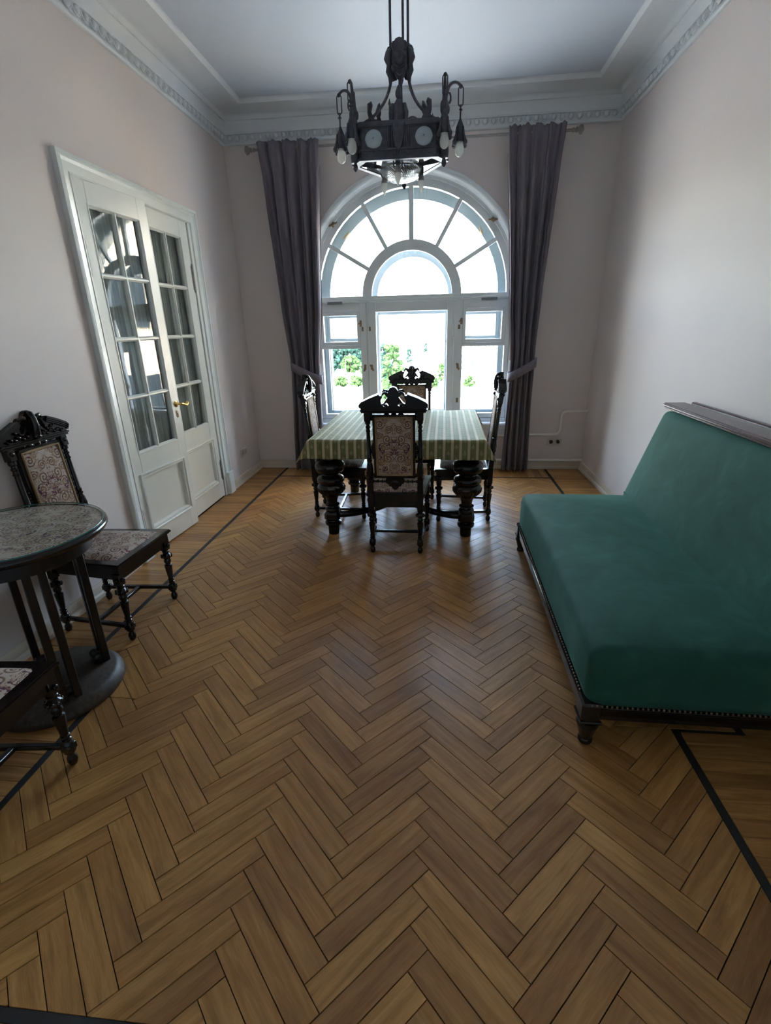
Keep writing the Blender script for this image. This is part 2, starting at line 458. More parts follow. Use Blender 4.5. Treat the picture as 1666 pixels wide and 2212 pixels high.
M_teal = simple('teal_glass_edge', (.03, .16, .15), .15, .1, 20)

# ------------------------------------------------------------------ room shell
XL, XR, YB, YR = -2.03, 1.565, 5.345, -0.40
ZC = 3.33; ZI = 3.362
WX = -0.272; WZ = 1.79; RO = 1.075            # window axis, springing line, opening radius
# floor
BXL, BXR, FXL, FXR, BYB, BYF, JY, LW = -1.705, 1.185, -1.464, .944, 4.985, .562, 1.578, .028
floor = structure(B().box(XL-.2, XR+.2, YR-.2, YB+.1, -.05, -.009).obj('floor', M_sub, smooth=0), 'oak parquet floor laid in herringbone with black inlay border')
PW, PLN = .0707, .3535
def clip(poly, axis, lim, keep_less):
    out = []; n = len(poly)
    for i in range(n):
        a = poly[i]; b = poly[(i+1) % n]
        ia = (a[axis] <= lim) == keep_less or abs(a[axis]-lim) < 1e-9
        ib = (b[axis] <= lim) == keep_less or abs(b[axis]-lim) < 1e-9
        if ia: out.append(a)
        if ia != ib:
            t = (lim-a[axis])/(b[axis]-a[axis]); out.append((a[0]+t*(b[0]-a[0]), a[1]+t*(b[1]-a[1])))
    return out
def area(p): return abs(sum(p[i][0]*p[(i+1) % len(p)][1]-p[(i+1) % len(p)][0]*p[i][1] for i in range(len(p))))/2
def plank_geo(poly, ang, gap=.0010, top=0.0, ch=.0007, thick=.008):
    """poly: ccw list in world xy -> verts, faces, uv ; chamfered top edges"""
    cx = sum(p[0] for p in poly)/len(poly); cy = sum(p[1] for p in poly)/len(poly)
    def inset(d):
        n = len(poly); out = []
        for i in range(n):
            p0, p1, p2 = Vector(poly[i-1]), Vector(poly[i]), Vector(poly[(i+1) % n])
            e1 = (p1-p0).normalized(); e2 = (p2-p1).normalized()
            n1 = Vector((-e1.y, e1.x)); n2 = Vector((-e2.y, e2.x)); k = 1+n1.dot(n2)
            out.append(p1+(n1+n2)*(d/max(k, .3)))
        return out
    a = inset(gap); b = inset(gap+ch); n = len(poly); vs = []; uv = []
    ca, sa = math.cos(-ang), math.sin(-ang)
    for ring, z in ((a, top-thick), (a, top-ch*2.2), (b, top)):
        for p in ring:
            vs.append((p.x-cx, p.y-cy, z)); dx, dy = p.x-cx, p.y-cy
            uv.append((dx*ca-dy*sa, dx*sa+dy*ca))
    fs = [tuple(range(2*n, 3*n))]
    for j in (0, 1):
        for i in range(n):
            i2 = (i+1) % n; fs.append((j*n+i, j*n+i2, (j+1)*n+i2, (j+1)*n+i))
    return (cx, cy), vs, fs, uv
def plank_mesh(name, vs, fs, uv, rnd=None):
    me = bpy.data.meshes.new(name); me.from_pydata(vs, [], fs); ul = me.uv_layers.new(name='UVMap')
    for lp in me.loops: ul.data[lp.index].uv = uv[lp.vertex_index]
    if rnd is not None:
        at = me.attributes.new('rnd', 'FLOAT', 'FACE'); at.data.foreach_set('value', rnd)
    me.materials.append(M_floor); return me
def ccw(p):
    s = sum(p[i][0]*p[(i+1) % len(p)][1]-p[(i+1) % len(p)][0]*p[i][1] for i in range(len(p)))
    return p if s > 0 else p[::-1]
HX0, HY0, Q = .247, .930, PW/math.sqrt(2)
def uvw(u, v): return (HX0+(u-v)*Q, HY0+(u+v)*Q)
hb = []
for k in range(-20, 120):
    for m in range(-8, 8):
        for kind in (0, 1):
            bu, bv = k+10*m, k
            if kind == 0: c4 = [(bu, bv), (bu+5, bv), (bu+5, bv+1), (bu, bv+1)]; ang = PI/4
            else: c4 = [(bu, bv+1), (bu+1, bv+1), (bu+1, bv+6), (bu, bv+6)]; ang = 3*PI/4
            poly = ccw([uvw(*c) for c in c4])
            if max(p[0] for p in poly) < BXL or min(p[0] for p in poly) > BXR or max(p[1] for p in poly) < BYF or min(p[1] for p in poly) > BYB: continue
            full = area(poly); h = LW/2
            p0 = clip(clip(poly, 1, BYB-h, True), 1, BYF+h, False)
            inside = all(FXL+h <= p[0] <= FXR-h for p in p0)
            pieces = [p0] if inside else []
            if not inside and p0:
                pa = clip(p0, 1, JY+h, False)
                if len(pa) > 2: pieces.append(clip(clip(pa, 0, BXL+h, False), 0, BXR-h, True))
                pb = clip(p0, 1, JY+h, True)
                if len(pb) > 2: pieces.append(clip(clip(pb, 0, FXL+h, False), 0, FXR-h, True))
            for p in pieces:
                q = []
                for a in p:
                    if not q or (abs(a[0]-q[-1][0])+abs(a[1]-q[-1][1])) > .002: q.append(a)
                if len(q) > 2 and (abs(q[0][0]-q[-1][0])+abs(q[0][1]-q[-1][1])) <= .002: q.pop()
                if len(q) < 3 or area(q) < .0006: continue
                hb.append((ccw(q), ang, area(q) > full*.999))
def shown(poly):
    s = []
    for p in poly:
        a = project((p[0], p[1], 0))
        if a is None: return 0
        s.append((min(max(a[0], 0), 1666), min(max(a[1], 0), 2212)))
    cx = sum(p[0] for p in poly)/len(poly); cy = sum(p[1] for p in poly)/len(poly)
    k = 1.0
    if .62 < cx and 1.45 < cy < 3.3: k = .05
    return area(s)*k
hb.sort(key=lambda t: -shown(t[0]))
plank_share = {}
restv, restf, restuv, restr = [], [], [], []
rng = random.Random(3)
for i, (poly, ang, full) in enumerate(hb):
    (cx, cy), vs, fs, uv = plank_geo(poly, ang)
    if i < 300:
        if full:
            if ang not in plank_share: plank_share[ang] = plank_mesh('plank', vs, fs, uv)
            me = plank_share[ang]
        else: me = plank_mesh('plank_cut', vs, fs, uv)
        o = link('plank', me, None, floor); o.location = (cx, cy, rng.uniform(-.0006, .0002))
        o.rotation_euler = (rng.uniform(-.003, .003), rng.uniform(-.003, .003), 0)
    else:
        z = rng.uniform(-.0006, .0002); b0 = len(restv); r = rng.random()
        restv += [(x+cx, y+cy, zz+z) for x, y, zz in vs]; restf += [tuple(j+b0 for j in f) for f in fs]
        restuv += uv; restr += [r]*len(fs)
o = link('far_planks', plank_mesh('far_planks', restv, restf, restuv, restr), None, floor, 'remaining herringbone planks farther off or under furniture'); o['kind'] = 'stuff'
def board(x0, x1, y0, y1, ang):
    poly = [(x0, y0), (x1, y0), (x1, y1), (x0, y1)]
    key = (round(x1-x0, 4), round(y1-y0, 4), round(ang, 2))
    (cx, cy), vs, fs, uv = plank_geo(poly, ang)
    if key not in plank_share: plank_share[key] = plank_mesh('border_board', vs, fs, uv)
    o = link('border_board', plank_share[key], None, floor); o.location = (cx, cy, rng.uniform(-.0005, 0))
h = LW/2
n = 54; st = (YB-JY)/n
for i in range(n):
    y = JY+i*st
    board(XL, BXL-h, y, y+st, 0); board(BXR+h, XR, y, y+st, 0)
n = 33; st = (JY-YR)/n
for i in range(n):
    y = YR+i*st
    if y > .1: board(XL, FXL-h, y, y+st, 0); board(FXR+h, XR, y, y+st, 0)
n = 41; st = (BXR-BXL-2*h)/n
for i in range(n): board(BXL+h+i*st, BXL+h+(i+1)*st, BYB+h, YB, PI/2)
n = 34; st = (FXR-FXL+2*h)/n
for i in range(n): board(FXL-h+i*st, FXL-h+(i+1)*st, BYF-h-.36, BYF-h, PI/2)
for (x0, x1, y0, y1) in ((BXL-h, BXL+h, JY-h, BYB+h), (BXR-h, BXR+h, JY-h, BYB+h), (BXL+h, BXR-h, BYB-h, BYB+h), (BXL+h, FXL+h, JY-h, JY+h), (FXR-h, BXR-h, JY-h, JY+h),
                         (FXL-h, FXL+h, BYF-h, JY-h), (FXR-h, FXR+h, BYF-h, JY-h), (FXL+h, FXR-h, BYF-h, BYF+h)):
    B().box(x0, x1, y0, y1, -.0085, -.0004, .001).obj('inlay_strip', M_black, floor, 0)

# walls
def arch_pts(r, n=40): return [(WX+r*math.cos(PI-PI*i/n), WZ+r*math.sin(PI-PI*i/n)) for i in range(n+1)]
outer = [(XL-.25, -.05), (XR+.25, -.05), (XR+.25, 3.6), (XL-.25, 3.6)]
hole = [(WX-RO, .50)]+arch_pts(RO)+[(WX+RO, .50)]
Mxz = Matrix(((1, 0, 0, 0), (0, 0, -1, 0), (0, 1, 0, 0), (0, 0, 0, 1)))    # (x,y,z)->(x,-z,y)
structure(B().prism(outer, -(YB+.55), -YB, Mxz, (hole,)).obj('wall_back', M_wall, smooth=0), 'pink beige window wall with round arched opening')
DY0, DY1, DZ1 = 2.968, 4.322, 2.335
b = B(); b.box(XL-.12, XL, YR-.2, DY0, -.05, 3.6); b.box(XL-.12, XL, DY1, YB+.02, -.05, 3.6); b.box(XL-.12, XL, DY0, DY1, DZ1, 3.6)
structure(b.obj('wall_left', M_wall, smooth=0), 'pink beige wall with the glazed double door')
structure(B().box(XR, XR+.2, YR-.2, YB+.02, -.05, 3.6).obj('wall_right', M_wall, smooth=0), 'plain pink beige wall behind the green sofa')
structure(B().box(XL-.12, XR+.2, YR-.2, YR, -.05, 3.6).obj('wall_front', M_plaster, smooth=0), 'white wall opposite the window')
# lobby behind the glazed door
b = B(); b.box(XL-1.25, XL-1.15, 2.5, 4.8, -.05, 2.9); b.box(XL-1.25, XL-.12, 2.4, 2.5, -.05, 2.9); b.box(XL-1.25, XL-.12, 4.8, 4.9, -.05, 2.9)
b.box(XL-1.25, XL-.12, 2.4, 4.9, 2.8, 2.9); b.box(XL-1.25, XL-.12, 2.4, 4.9, -.06, -.01)
structure(b.obj('wall_lobby', M_plaster, smooth=0), 'grey lobby shell behind the glazed door')
# ceiling + cornice
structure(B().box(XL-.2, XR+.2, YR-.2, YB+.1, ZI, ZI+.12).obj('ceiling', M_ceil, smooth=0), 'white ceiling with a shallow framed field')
prof = [(0, 3.112), (.010, 3.114), (.018, 3.122), (.019, 3.132), (.012, 3.141), (.012, 3.146), (.012, 3.150), (.022, 3.192), (.034, 3.194), (.034, 3.204), (.030, 3.207), (.031, 3.24),
        (.036, 3.27), (.044, 3.290), (.054, 3.292), (.055, 3.300), (.062, 3.312), (.078, 3.325), (.098, 3.330), (.283, 3.330), (.285, 3.327), (.289, 3.327), (.293, 3.333), (.303, 3.342), (.306, 3.352), (.3065, 3.363)]
rings = [[(XL+d, YR+d, z) for d, z in prof], [(XL+d, YB-d, z) for d, z in prof], [(XR-d, YB-d, z) for d, z in prof], [(XR-d, YR+d, z) for d, z in prof]]
cor = structure(B().sweep(rings, loop=True).obj('trim_1', M_plaster, smooth=50), 'white plaster cornice with egg and dart band')
b = B()
b.ell((0, .008, 0), (.021, .019, .023), 10, 6)
b.tube([(.029*math.cos(a), .010, .004+.031*math.sin(a)) for a in [PI*.93+PI*1.14*i/10 for i in range(11)]], .0045, 5)
b.tube([(.0365, .008, .022), (.0365, .011, -.004), (.0365, .006, -.024)], [.005, .0045, .001], 5)
egg = b.mesh('egg_ornament', 60); egg.materials.append(M_plaster)
def eggs(n, p0, p1, rz):
    for i in range(n):
        t = (i+.5)/n; o = link('egg_ornament', egg, None, cor)
        o.location = (p0[0]+(p1[0]-p0[0])*t, p0[1]+(p1[1]-p0[1])*t, 3.171); o.rotation_euler = (0, 0, rz)
eggs(48, (XL+.04, YB-.014), (XR-.04, YB-.014), PI)
eggs(56, (XL+.014, 1.25), (XL+.014, YB-.04), -PI/2)
eggs(56, (XR-.014, YB-.04), (XR-.014, 1.25), PI/2)
# baseboards
bprof = [(0, .085), (.012, .085), (.016, .080), (.016, .034), (.024, .030), (.030, .020), (.030, 0)]
def baseb(name, f, t0, t1):
    o = B().sweep([[f(t0, d, z) for d, z in bprof], [f(t1, d, z) for d, z in bprof]]).obj(name, M_base, smooth=40)
    return structure(o)
baseb('baseboard_back', lambda t, d, z: (t, YB-d, z), XL, XR)
bl = baseb('baseboard_left', lambda t, d, z: (XL+d, t, z), YR, 2.885)
b = B().sweep([[(XL+d, t, z) for d, z in bprof] for t in (4.47, YB)]); b.obj('board_section', M_base, bl)
baseb('baseboard_right', lambda t, d, z: (XR-d, t, z), YB, YR)

# ------------------------------------------------------------------ window
win = bpy.data.objects.new('window_1', None); C.objects.link(win); structure(win, 'tall arched white window with fanlight and three casements')
def upath(profile, zb, n=36):
    """sweep (r offset, y) profile along jamb-arch-jamb"""
    rings = [[(WX-r, y, zb) for r, y in profile], [(WX-r, y, WZ) for r, y in profile]]
    for i in range(1, n):
        a = PI-PI*i/n; rings.append([(WX+r*math.cos(a), y, WZ+r*math.sin(a)) for r, y in profile])
    rings += [[(WX+r, y, WZ) for r, y in profile], [(WX+r, y, zb) for r, y in profile]]
    return rings
cas = [(1.105, 5.346), (1.104, 5.330), (1.096, 5.320), (1.082, 5.316), (1.066, 5.320), (1.050, 5.334), (1.040, 5.352), (1.034, 5.356), (1.030, 5.366), (1.008, 5.378), (1.004, 5.374), (1.001, 5.380), (1.0, 5.384), (1.0, 5.46)]
B().sweep(upath(cas, .50)).obj('casing', M_win, win, 35)

# lining between inner and outer glazing, then outer frame and masonry reveal
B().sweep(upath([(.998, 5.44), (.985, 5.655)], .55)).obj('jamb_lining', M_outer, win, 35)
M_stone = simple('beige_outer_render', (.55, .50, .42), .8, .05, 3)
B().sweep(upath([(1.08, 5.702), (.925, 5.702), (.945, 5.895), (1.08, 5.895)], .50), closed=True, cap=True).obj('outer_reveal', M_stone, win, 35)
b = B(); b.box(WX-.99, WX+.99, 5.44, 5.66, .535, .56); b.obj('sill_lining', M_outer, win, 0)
def semi(r0, r1, y0, y1, n=32, zc=WZ):
    rings = []
    for i in range(n+1):
        a = PI-PI*i/n; rings.append([(WX+r*math.cos(a), y, zc+r*math.sin(a)) for r, y in ((r0, y0), (r1, y0), (r1, y1), (r0, y1))])
    return rings
B().sweep(semi(.940, 1.004, 5.392, 5.447), closed=True, cap=True).obj('arched_frame', M_win, win, 35)
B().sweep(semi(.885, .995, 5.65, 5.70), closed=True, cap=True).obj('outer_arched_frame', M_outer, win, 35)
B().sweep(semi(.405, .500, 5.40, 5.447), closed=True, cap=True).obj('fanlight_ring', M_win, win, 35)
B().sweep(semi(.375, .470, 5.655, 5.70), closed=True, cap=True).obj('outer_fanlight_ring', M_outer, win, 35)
for k in range(1, 6):
    a = PI*k/6; Mr = T((WX, 0, WZ)) @ RY(-a)
    w = .023 if k == 3 else .019
    B().prism([(.49, 5.403), (.95, 5.403), (.95, 5.445), (.49, 5.445)], -w, w, Mr).obj('radial_bar', M_win, win, 35)
def sector_pane(a0, a1, r0, r1, y, name='pane'):
    n = 10; vs = []
    for i in range(n+1):
        a = a0+(a1-a0)*i/n
        for r in (r0, r1): vs.append((WX+r*math.cos(a), y, WZ+r*math.sin(a)))
    fs = [(2*i, 2*i+1, 2*i+3, 2*i+2) for i in range(n)]
    return B().add(vs, fs).obj(name, M_glass, win, 0)
for k in range(6): sector_pane(PI*k/6, PI*(k+1)/6, .49, .95, 5.425)
sector_pane(0, PI, .001, .41, 5.425)
sector_pane(0, PI, .46, .90, 5.678, 'outer_pane'); sector_pane(0, PI, .001, .38, 5.678, 'outer_pane')
b = B(); b.box(WX-1.0, WX+1.0, 5.385, 5.455, 1.735, 1.792, .004); b.box(WX-1.0, WX+1.0, 5.378, 5.40, 1.742, 1.765, .006)
b.obj('transom', M_win, win, 35)
B().box(WX-.96, WX+.96, 5.65, 5.705, 1.70, 1.80).obj('outer_transom', M_outer, win, 0)
b = B(); b.box(WX-1.0, WX+1.0, 5.385, 5.455, .505, .548, .004); b.obj('bottom_rail', M_win, win, 35)
def frame4(b, x0, x1, z0, z1, w, y0, y1, wt=None, wb=None, bev=.003):
    wt = wt or w[1]; wb = wb or w[1]
    b.box(x0, x0+w[0], y0, y1, z0, z1, bev); b.box(x1-w[2], x1, y0, y1, z0, z1, bev)
    b.box(x0+w[0], x1-w[2], y0, y1, z1-wt, z1, bev); b.box(x0+w[0], x1-w[2], y0, y1, z0, z0+wb, bev)
def sash(x0, x1, gl, gu, name, outer=False):
    """gl, gu = lower/upper glass rects (x0,x1,z0,z1)"""
    y0, y1 = (5.394, 5.446) if not outer else (5.655, 5.70); mt = M_win if not outer else M_outer
    z0, z1 = .55, 1.733
    e = B(); e.box(x0, gl[0], y0, y1, z0, z1, .004); e.box(gl[1], x1, y0, y1, z0, z1, .004); e.box(gl[0], gl[1], y0, y1, z0, gl[2], .004)
    if gu:
        e.box(gl[0], gl[1], y0, y1, gl[3], gu[2]-.035, .003); e.box(gl[0], gl[1], y0, y1, gu[3]+.04, z1, .003)
    else: e.box(gl[0], gl[1], y0, y1, gl[3], z1, .004)
    s = e.obj(name, mt, win, 35)
    def pane(g, nm='pane'):
        B().add([(g[0]-.004, (y0+y1)/2, g[2]-.004), (g[1]+.004, (y0+y1)/2, g[2]-.004), (g[1]+.004, (y0+y1)/2, g[3]+.004), (g[0]-.004, (y0+y1)/2, g[3]+.004)], [(0, 1, 2, 3)]).obj(nm, M_glass, s, 0)
    pane(gl)
    if gu:
        f = B(); frame4(f, gl[0]-.001, gl[1]+.001, gu[2]-.033, gu[3]+.038, (gu[0]-gl[0], .033, gl[1]-gu[1]), y0-.003, y1, .038, .033)
        f.obj('vent_sash', mt, s, 35); pane(gu)
    return s
lx0, lx1, rx0, rx1 = WX-.997, -.740, .162, WX+.997
sL = sash(lx0, -.741, (-1.222, -.808, .600, 1.284), (-1.192, -.842, 1.355, 1.612), 'casement')
sM = sash(-.731, .153, (-.640, .092, .610, 1.640), None, 'casement')
sR = sash(.163, rx1, (.252, .677, .600, 1.287), (.282, .640, 1.358, 1.618), 'casement')
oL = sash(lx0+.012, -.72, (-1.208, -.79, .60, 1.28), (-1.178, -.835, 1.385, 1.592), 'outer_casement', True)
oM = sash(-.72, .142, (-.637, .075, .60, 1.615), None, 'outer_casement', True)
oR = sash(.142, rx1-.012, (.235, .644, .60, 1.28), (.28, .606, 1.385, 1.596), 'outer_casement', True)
B().box(-.7395, -.7325, 5.404, 5.44, .55, 1.733).obj('mullion', M_win, win, 0)
B().box(.1545, .1615, 5.404, 5.44, .55, 1.733).obj('mullion', M_win, win, 0)
B().lathe([(.56, .006), (1.725, .006)], 8, T((-.722, 5.392, 0))).obj('astragal', M_win, win)
# fittings
def plate(x, z, par, w=.020, hgt=.042, knob=True):
    e = B(); e.box(x-w/2, x+w/2, 5.3895, 5.394, z-hgt/2, z+hgt/2, .002)
    if knob: e.ell((x, 5.386, z), (.008, .009, .008), 8, 6)
    e.obj('latch_plate', M_oldbrass, par)
def espag(x, z, par, tilt):
    e = B(); e.box(x-.012, x+.012, 5.3895, 5.394, z-.026, z+.026, .002)
    e.box(-.010, .010, -.016, -.006, -.042, .032, .005, T((x, 5.392, z)) @ RY(tilt)); e.lathe([(0, .008), (.016, .008)], 10, T((x, 5.392, z)) @ RX(PI/2))
    e.obj('turn_catch', M_oldbrass, par)
def hook(x, z, par):
    e = B(); e.box(x-.011, x+.011, 5.3895, 5.394, z-.030, z+.030, .002); e.tube([(x-.012, 5.387, z+.008), (x-.02, 5.384, z+.002), (x-.022, 5.382, z-.01)], .004, 6)
    e.box(x-.014, x+.010, 5.384, 5.39, z-.008, z+.010, .002)
    e.obj('vent_catch', M_oldbrass, par)
hook(-.800, 1.533, sL); plate(-.782, 1.478, sL); plate(-.706, 1.478, sM); espag(-.770, 1.094, sL, .25); espag(-.697, 1.094, sM, -.5)
hook(.236, 1.533, sR); plate(.214, 1.478, sR); espag(.210, 1.094, sR, -.4); plate(.214, .74, sR, .022, .05)
def vbar(x, z0, z1, par, y=5.388):
    B().lathe([(z0, .004), (z0+.01, .009), (z1-.01, .009), (z1, .004)], 10, T((x, y, 0))).obj('hinge', M_win, par)
vbar(.158, 1.38, 1.52, sM); vbar(.158, .60, .74, sM); vbar(-1.268, 1.36, 1.46, sL, 5.39); vbar(.722, 1.40, 1.52, sR, 5.39)
def hbar(x0, x1, z):
    e = B(); e.lathe([(0, .005), (.012, .009), (x1-x0-.012, .009), (x1-x0, .005)], 10, T((x0, 5.380, z)) @ RY(PI/2)); e.box(x0-.008, x1+.008, 5.379, 5.383, z-.013, z+.013)
    e.obj('hinge', M_hingedark, win)
hbar(-1.13, -.99, 1.733); hbar(.435, .575, 1.733)
def wing(ang, r, y, rot):
    e = B(); Mw = T((WX+r*math.cos(ang), y, WZ+r*math.sin(ang))) @ RY(-ang)
    e.box(-.018, .018, -.010, 0, -.022, .022, .004, Mw); e.ell((0, -.014, 0), (.012, .008, .048), 10, 8, Mw @ RY(rot)); e.obj('wing_catch', M_oldbrass, win)
wing(math.radians(139.5), .998, 5.374, .5); wing(math.radians(139.0), .90, 5.66, .1); wing(math.radians(39), .998, 5.374, -.9); wing(math.radians(40), .90, 5.66, .3)
# sill
b = B(); b.box(WX-1.09, WX+1.09, 5.285, 5.42, .482, .512, .008); b.box(WX-1.07, WX+1.07, 5.30, 5.36, .462, .482, .006); b.box(WX-1.05, WX+1.05, 5.335, 5.36, .43, .462, .004)
b.obj('window_sill', M_win, win, 35)
b = B(); b.box(WX-1.0, WX+1.0, 5.338, 5.37, .38, .43, .004); b.obj('apron', M_win, win, 35)

# ------------------------------------------------------------------ glazed double door
door = bpy.data.objects.new('door_1', None); C.objects.link(door); structure(door, 'white glazed double door with moulded casing')
cp = [(.0, 0), (.0, .030), (.012, .034), (.020, .034), (.024, .026), (.030, .030), (.036, .026), (.044, .020), (.088, .016), (.092, .020), (.098, .020), (.102, .010), (.102, -.03)]
o0, o1, oz = 2.868, 4.462, 2.418
rings = [[(XL+x, o0+d, .0) for d, x in cp], [(XL+x, o0+d, oz-d) for d, x in cp], [(XL+x, o1-d, oz-d) for d, x in cp], [(XL+x, o1-d, .0) for d, x in cp]]
B().sweep(rings).obj('casing', M_door, door, 30)
B().box(XL-.035, XL+.008, 4.3225, 4.364, 0, 2.32).obj('hinge_jamb', M_door, door, 0)
for y in (o0-.006, o1-.100): B().box(XL-.01, XL+.046, y, y+.106, .0, .215, .004).obj('plinth_block', M_door, door, 35)
B().box(XL-.12, XL-.0, DY0, DY1, DZ1-.004, DZ1+.05).obj('head_jamb', M_door, door, 0)
def leaf(W, H, parent, flip):
    """leaf in local coords: y along width from the hinge, x out of the room face = 0, z up"""
    root = bpy.data.objects.new('door_leaf', None); C.objects.link(root); root.parent = parent
    sg = -1 if flip else 1
    def Y(a, b_): return (sg*a, sg*b_) if sg > 0 else (sg*b_, sg*a)
    def bx(e, a, b_, z0, z1, x0=-.040, x1=0.0, bev=.002):
        y0, y1 = Y(a, b_); e.box(x0, x1, y0, y1, z0, z1, bev)
    gh, gf = (.128 if flip else .105), .095           # hinge and free stile
    g0, g1, gz0, gz1 = gh, W-gf, .725, 2.195
    e = B(); bx(e, 0, g0, .008, H); bx(e, g1, W, .008, H); bx(e, g0, g1, gz1, H); bx(e, g0, g1, .57, gz0); bx(e, g0, g1, .008, .165)
    bx(e, g0, g1, .165, .57, -.034, -.016)
    e.obj('stiles_and_rails', M_door, root, 30)
    # raised moulding of the lower panel
    mo = B(); pp = [(0, 0), (.0, .010), (.010, .013), (.016, .006), (.030, .006), (.036, -.004), (.040, -.016)]
    a0, a1, z0, z1 = g0-.035, g1+.035, .155, .585
    rg = []
    for (ya, za, sy, sz) in ((a0, z0, 1, 1), (a1, z0, -1, 1), (a1, z1, -1, -1), (a0, z1, 1, -1)):
        rg.append([(x, sg*(ya+sy*d), za+sz*d) for d, x in pp])
    mo.sweep(rg, loop=True).obj('panel_moulding', M_door, root, 30)
    # glazing beads and muntins
    mid = (g0+g1)/2; rows = [gz0+(gz1-gz0)*k/4 for k in range(5)]
    e = B(); rg = []
    for (ya, za, sy, sz) in ((g0, gz0, 1, 1), (g1, gz0, -1, 1), (g1, gz1, -1, -1), (g0, gz1, 1, -1)):
        rg.append([(x, sg*(ya+sy*d), za+sz*d) for d, x in ((-.008, 0), (-.006, .004), (.0, .004), (.004, -.004), (.010, -.012), (.010, -.026))])
    e.sweep(rg, loop=True).obj('glazing_bead', M_door, root, 30)
    mp_ = [(-.014, -.026), (-.014, -.014), (-.006, -.006), (-.005, -.001), (.005, -.001), (.006, -.006), (.014, -.014), (.014, -.026)]
    B().sweep([[(x, sg*(mid+d), z) for d, x in mp_] for z in (gz0, gz1)], closed=True).obj('muntin', M_door, root, 30)
    for k in (1, 2, 3):
        B().sweep([[(x, sg*y, rows[k]+d) for d, x in mp_] for y in (g0, mid-.004)], closed=True).obj('muntin', M_door, root, 30)
        B().sweep([[(x, sg*y, rows[k]+d) for d, x in mp_] for y in (mid+.004, g1)], closed=True).obj('muntin', M_door, root, 30)
    for k in range(4):
        for (ya, yb) in ((g0, mid), (mid, g1)):
            B().add([(-.022, sg*ya, rows[k]), (-.022, sg*yb, rows[k]), (-.022, sg*yb, rows[k+1]), (-.022, sg*ya, rows[k+1])], [(0, 1, 2, 3)]).obj('pane', M_doorglass, root, 0)
    for z0, z1 in ((1.80, 2.02), (.16, .36)):
        e = B(); e.lathe([(z0, .003), (z0+.012, .008), (z1-.012, .008), (z1, .003)], 10, T((.004, sg*.006, 0))); e.box(-.001, .0015, *Y(.008, .024), z0+.02, z1-.02)
        e.obj('hinge', M_hingedark, root)
    # sheer pleated curtain behind the glass is part of the leaf
    e = B()
    def fn(s_, t_):
        y = g0-.01+(g1-g0+.02)*s_
        return (-.062+.009*sin(s_*2*PI*9+.6*sin(t_*3))+.004*sin(s_*2*PI*23+t_*2), sg*y, gz0-.06+(gz1-gz0+.12)*t_)
    e.grid(110, 6, fn); e.obj('sheer_curtain', M_sheer, root, 0, 'grey green gathered sheer behind the panes')
    return root
lf1 = leaf(.655, 2.325, door, False); lf1.location = (XL, 2.974, 0); lf1.rotation_euler = (0, 0, -.088)
lf2 = leaf(.672, 2.325, door, True); lf2.location = (XL-.004, 4.318, 0)
lf1['label'] = 'leaf standing slightly ajar with brass lever'; lf2['label'] = 'closed leaf next to the window side'
# lever on leaf 1
e = B(); hy = .615
e.lathe([(0, .024), (.004, .024), (.008, .018), (.012, .010), (.045, .009), (.052, .009)], 16, T((0, hy, .985)) @ RY(PI/2))
e.tube([(.048, hy, .985), (.050, hy+.016, .986), (.052, hy+.04, .976), (.052, hy+.06, .970), (.050, hy+.074, .978), (.050, hy+.080, .992)], [.010, .0085, .0075, .0085, .012, .010], 10)
e.obj('lever_handle', M_brass, lf1, 50)
e = B(); e.box(-.001, .004, hy-.012, hy+.012, .885, .935, .006); e.ell((.004, hy, .912), (.003, .008, .012), 10, 6); e.obj('keyhole_plate', M_oldbrass, lf1)

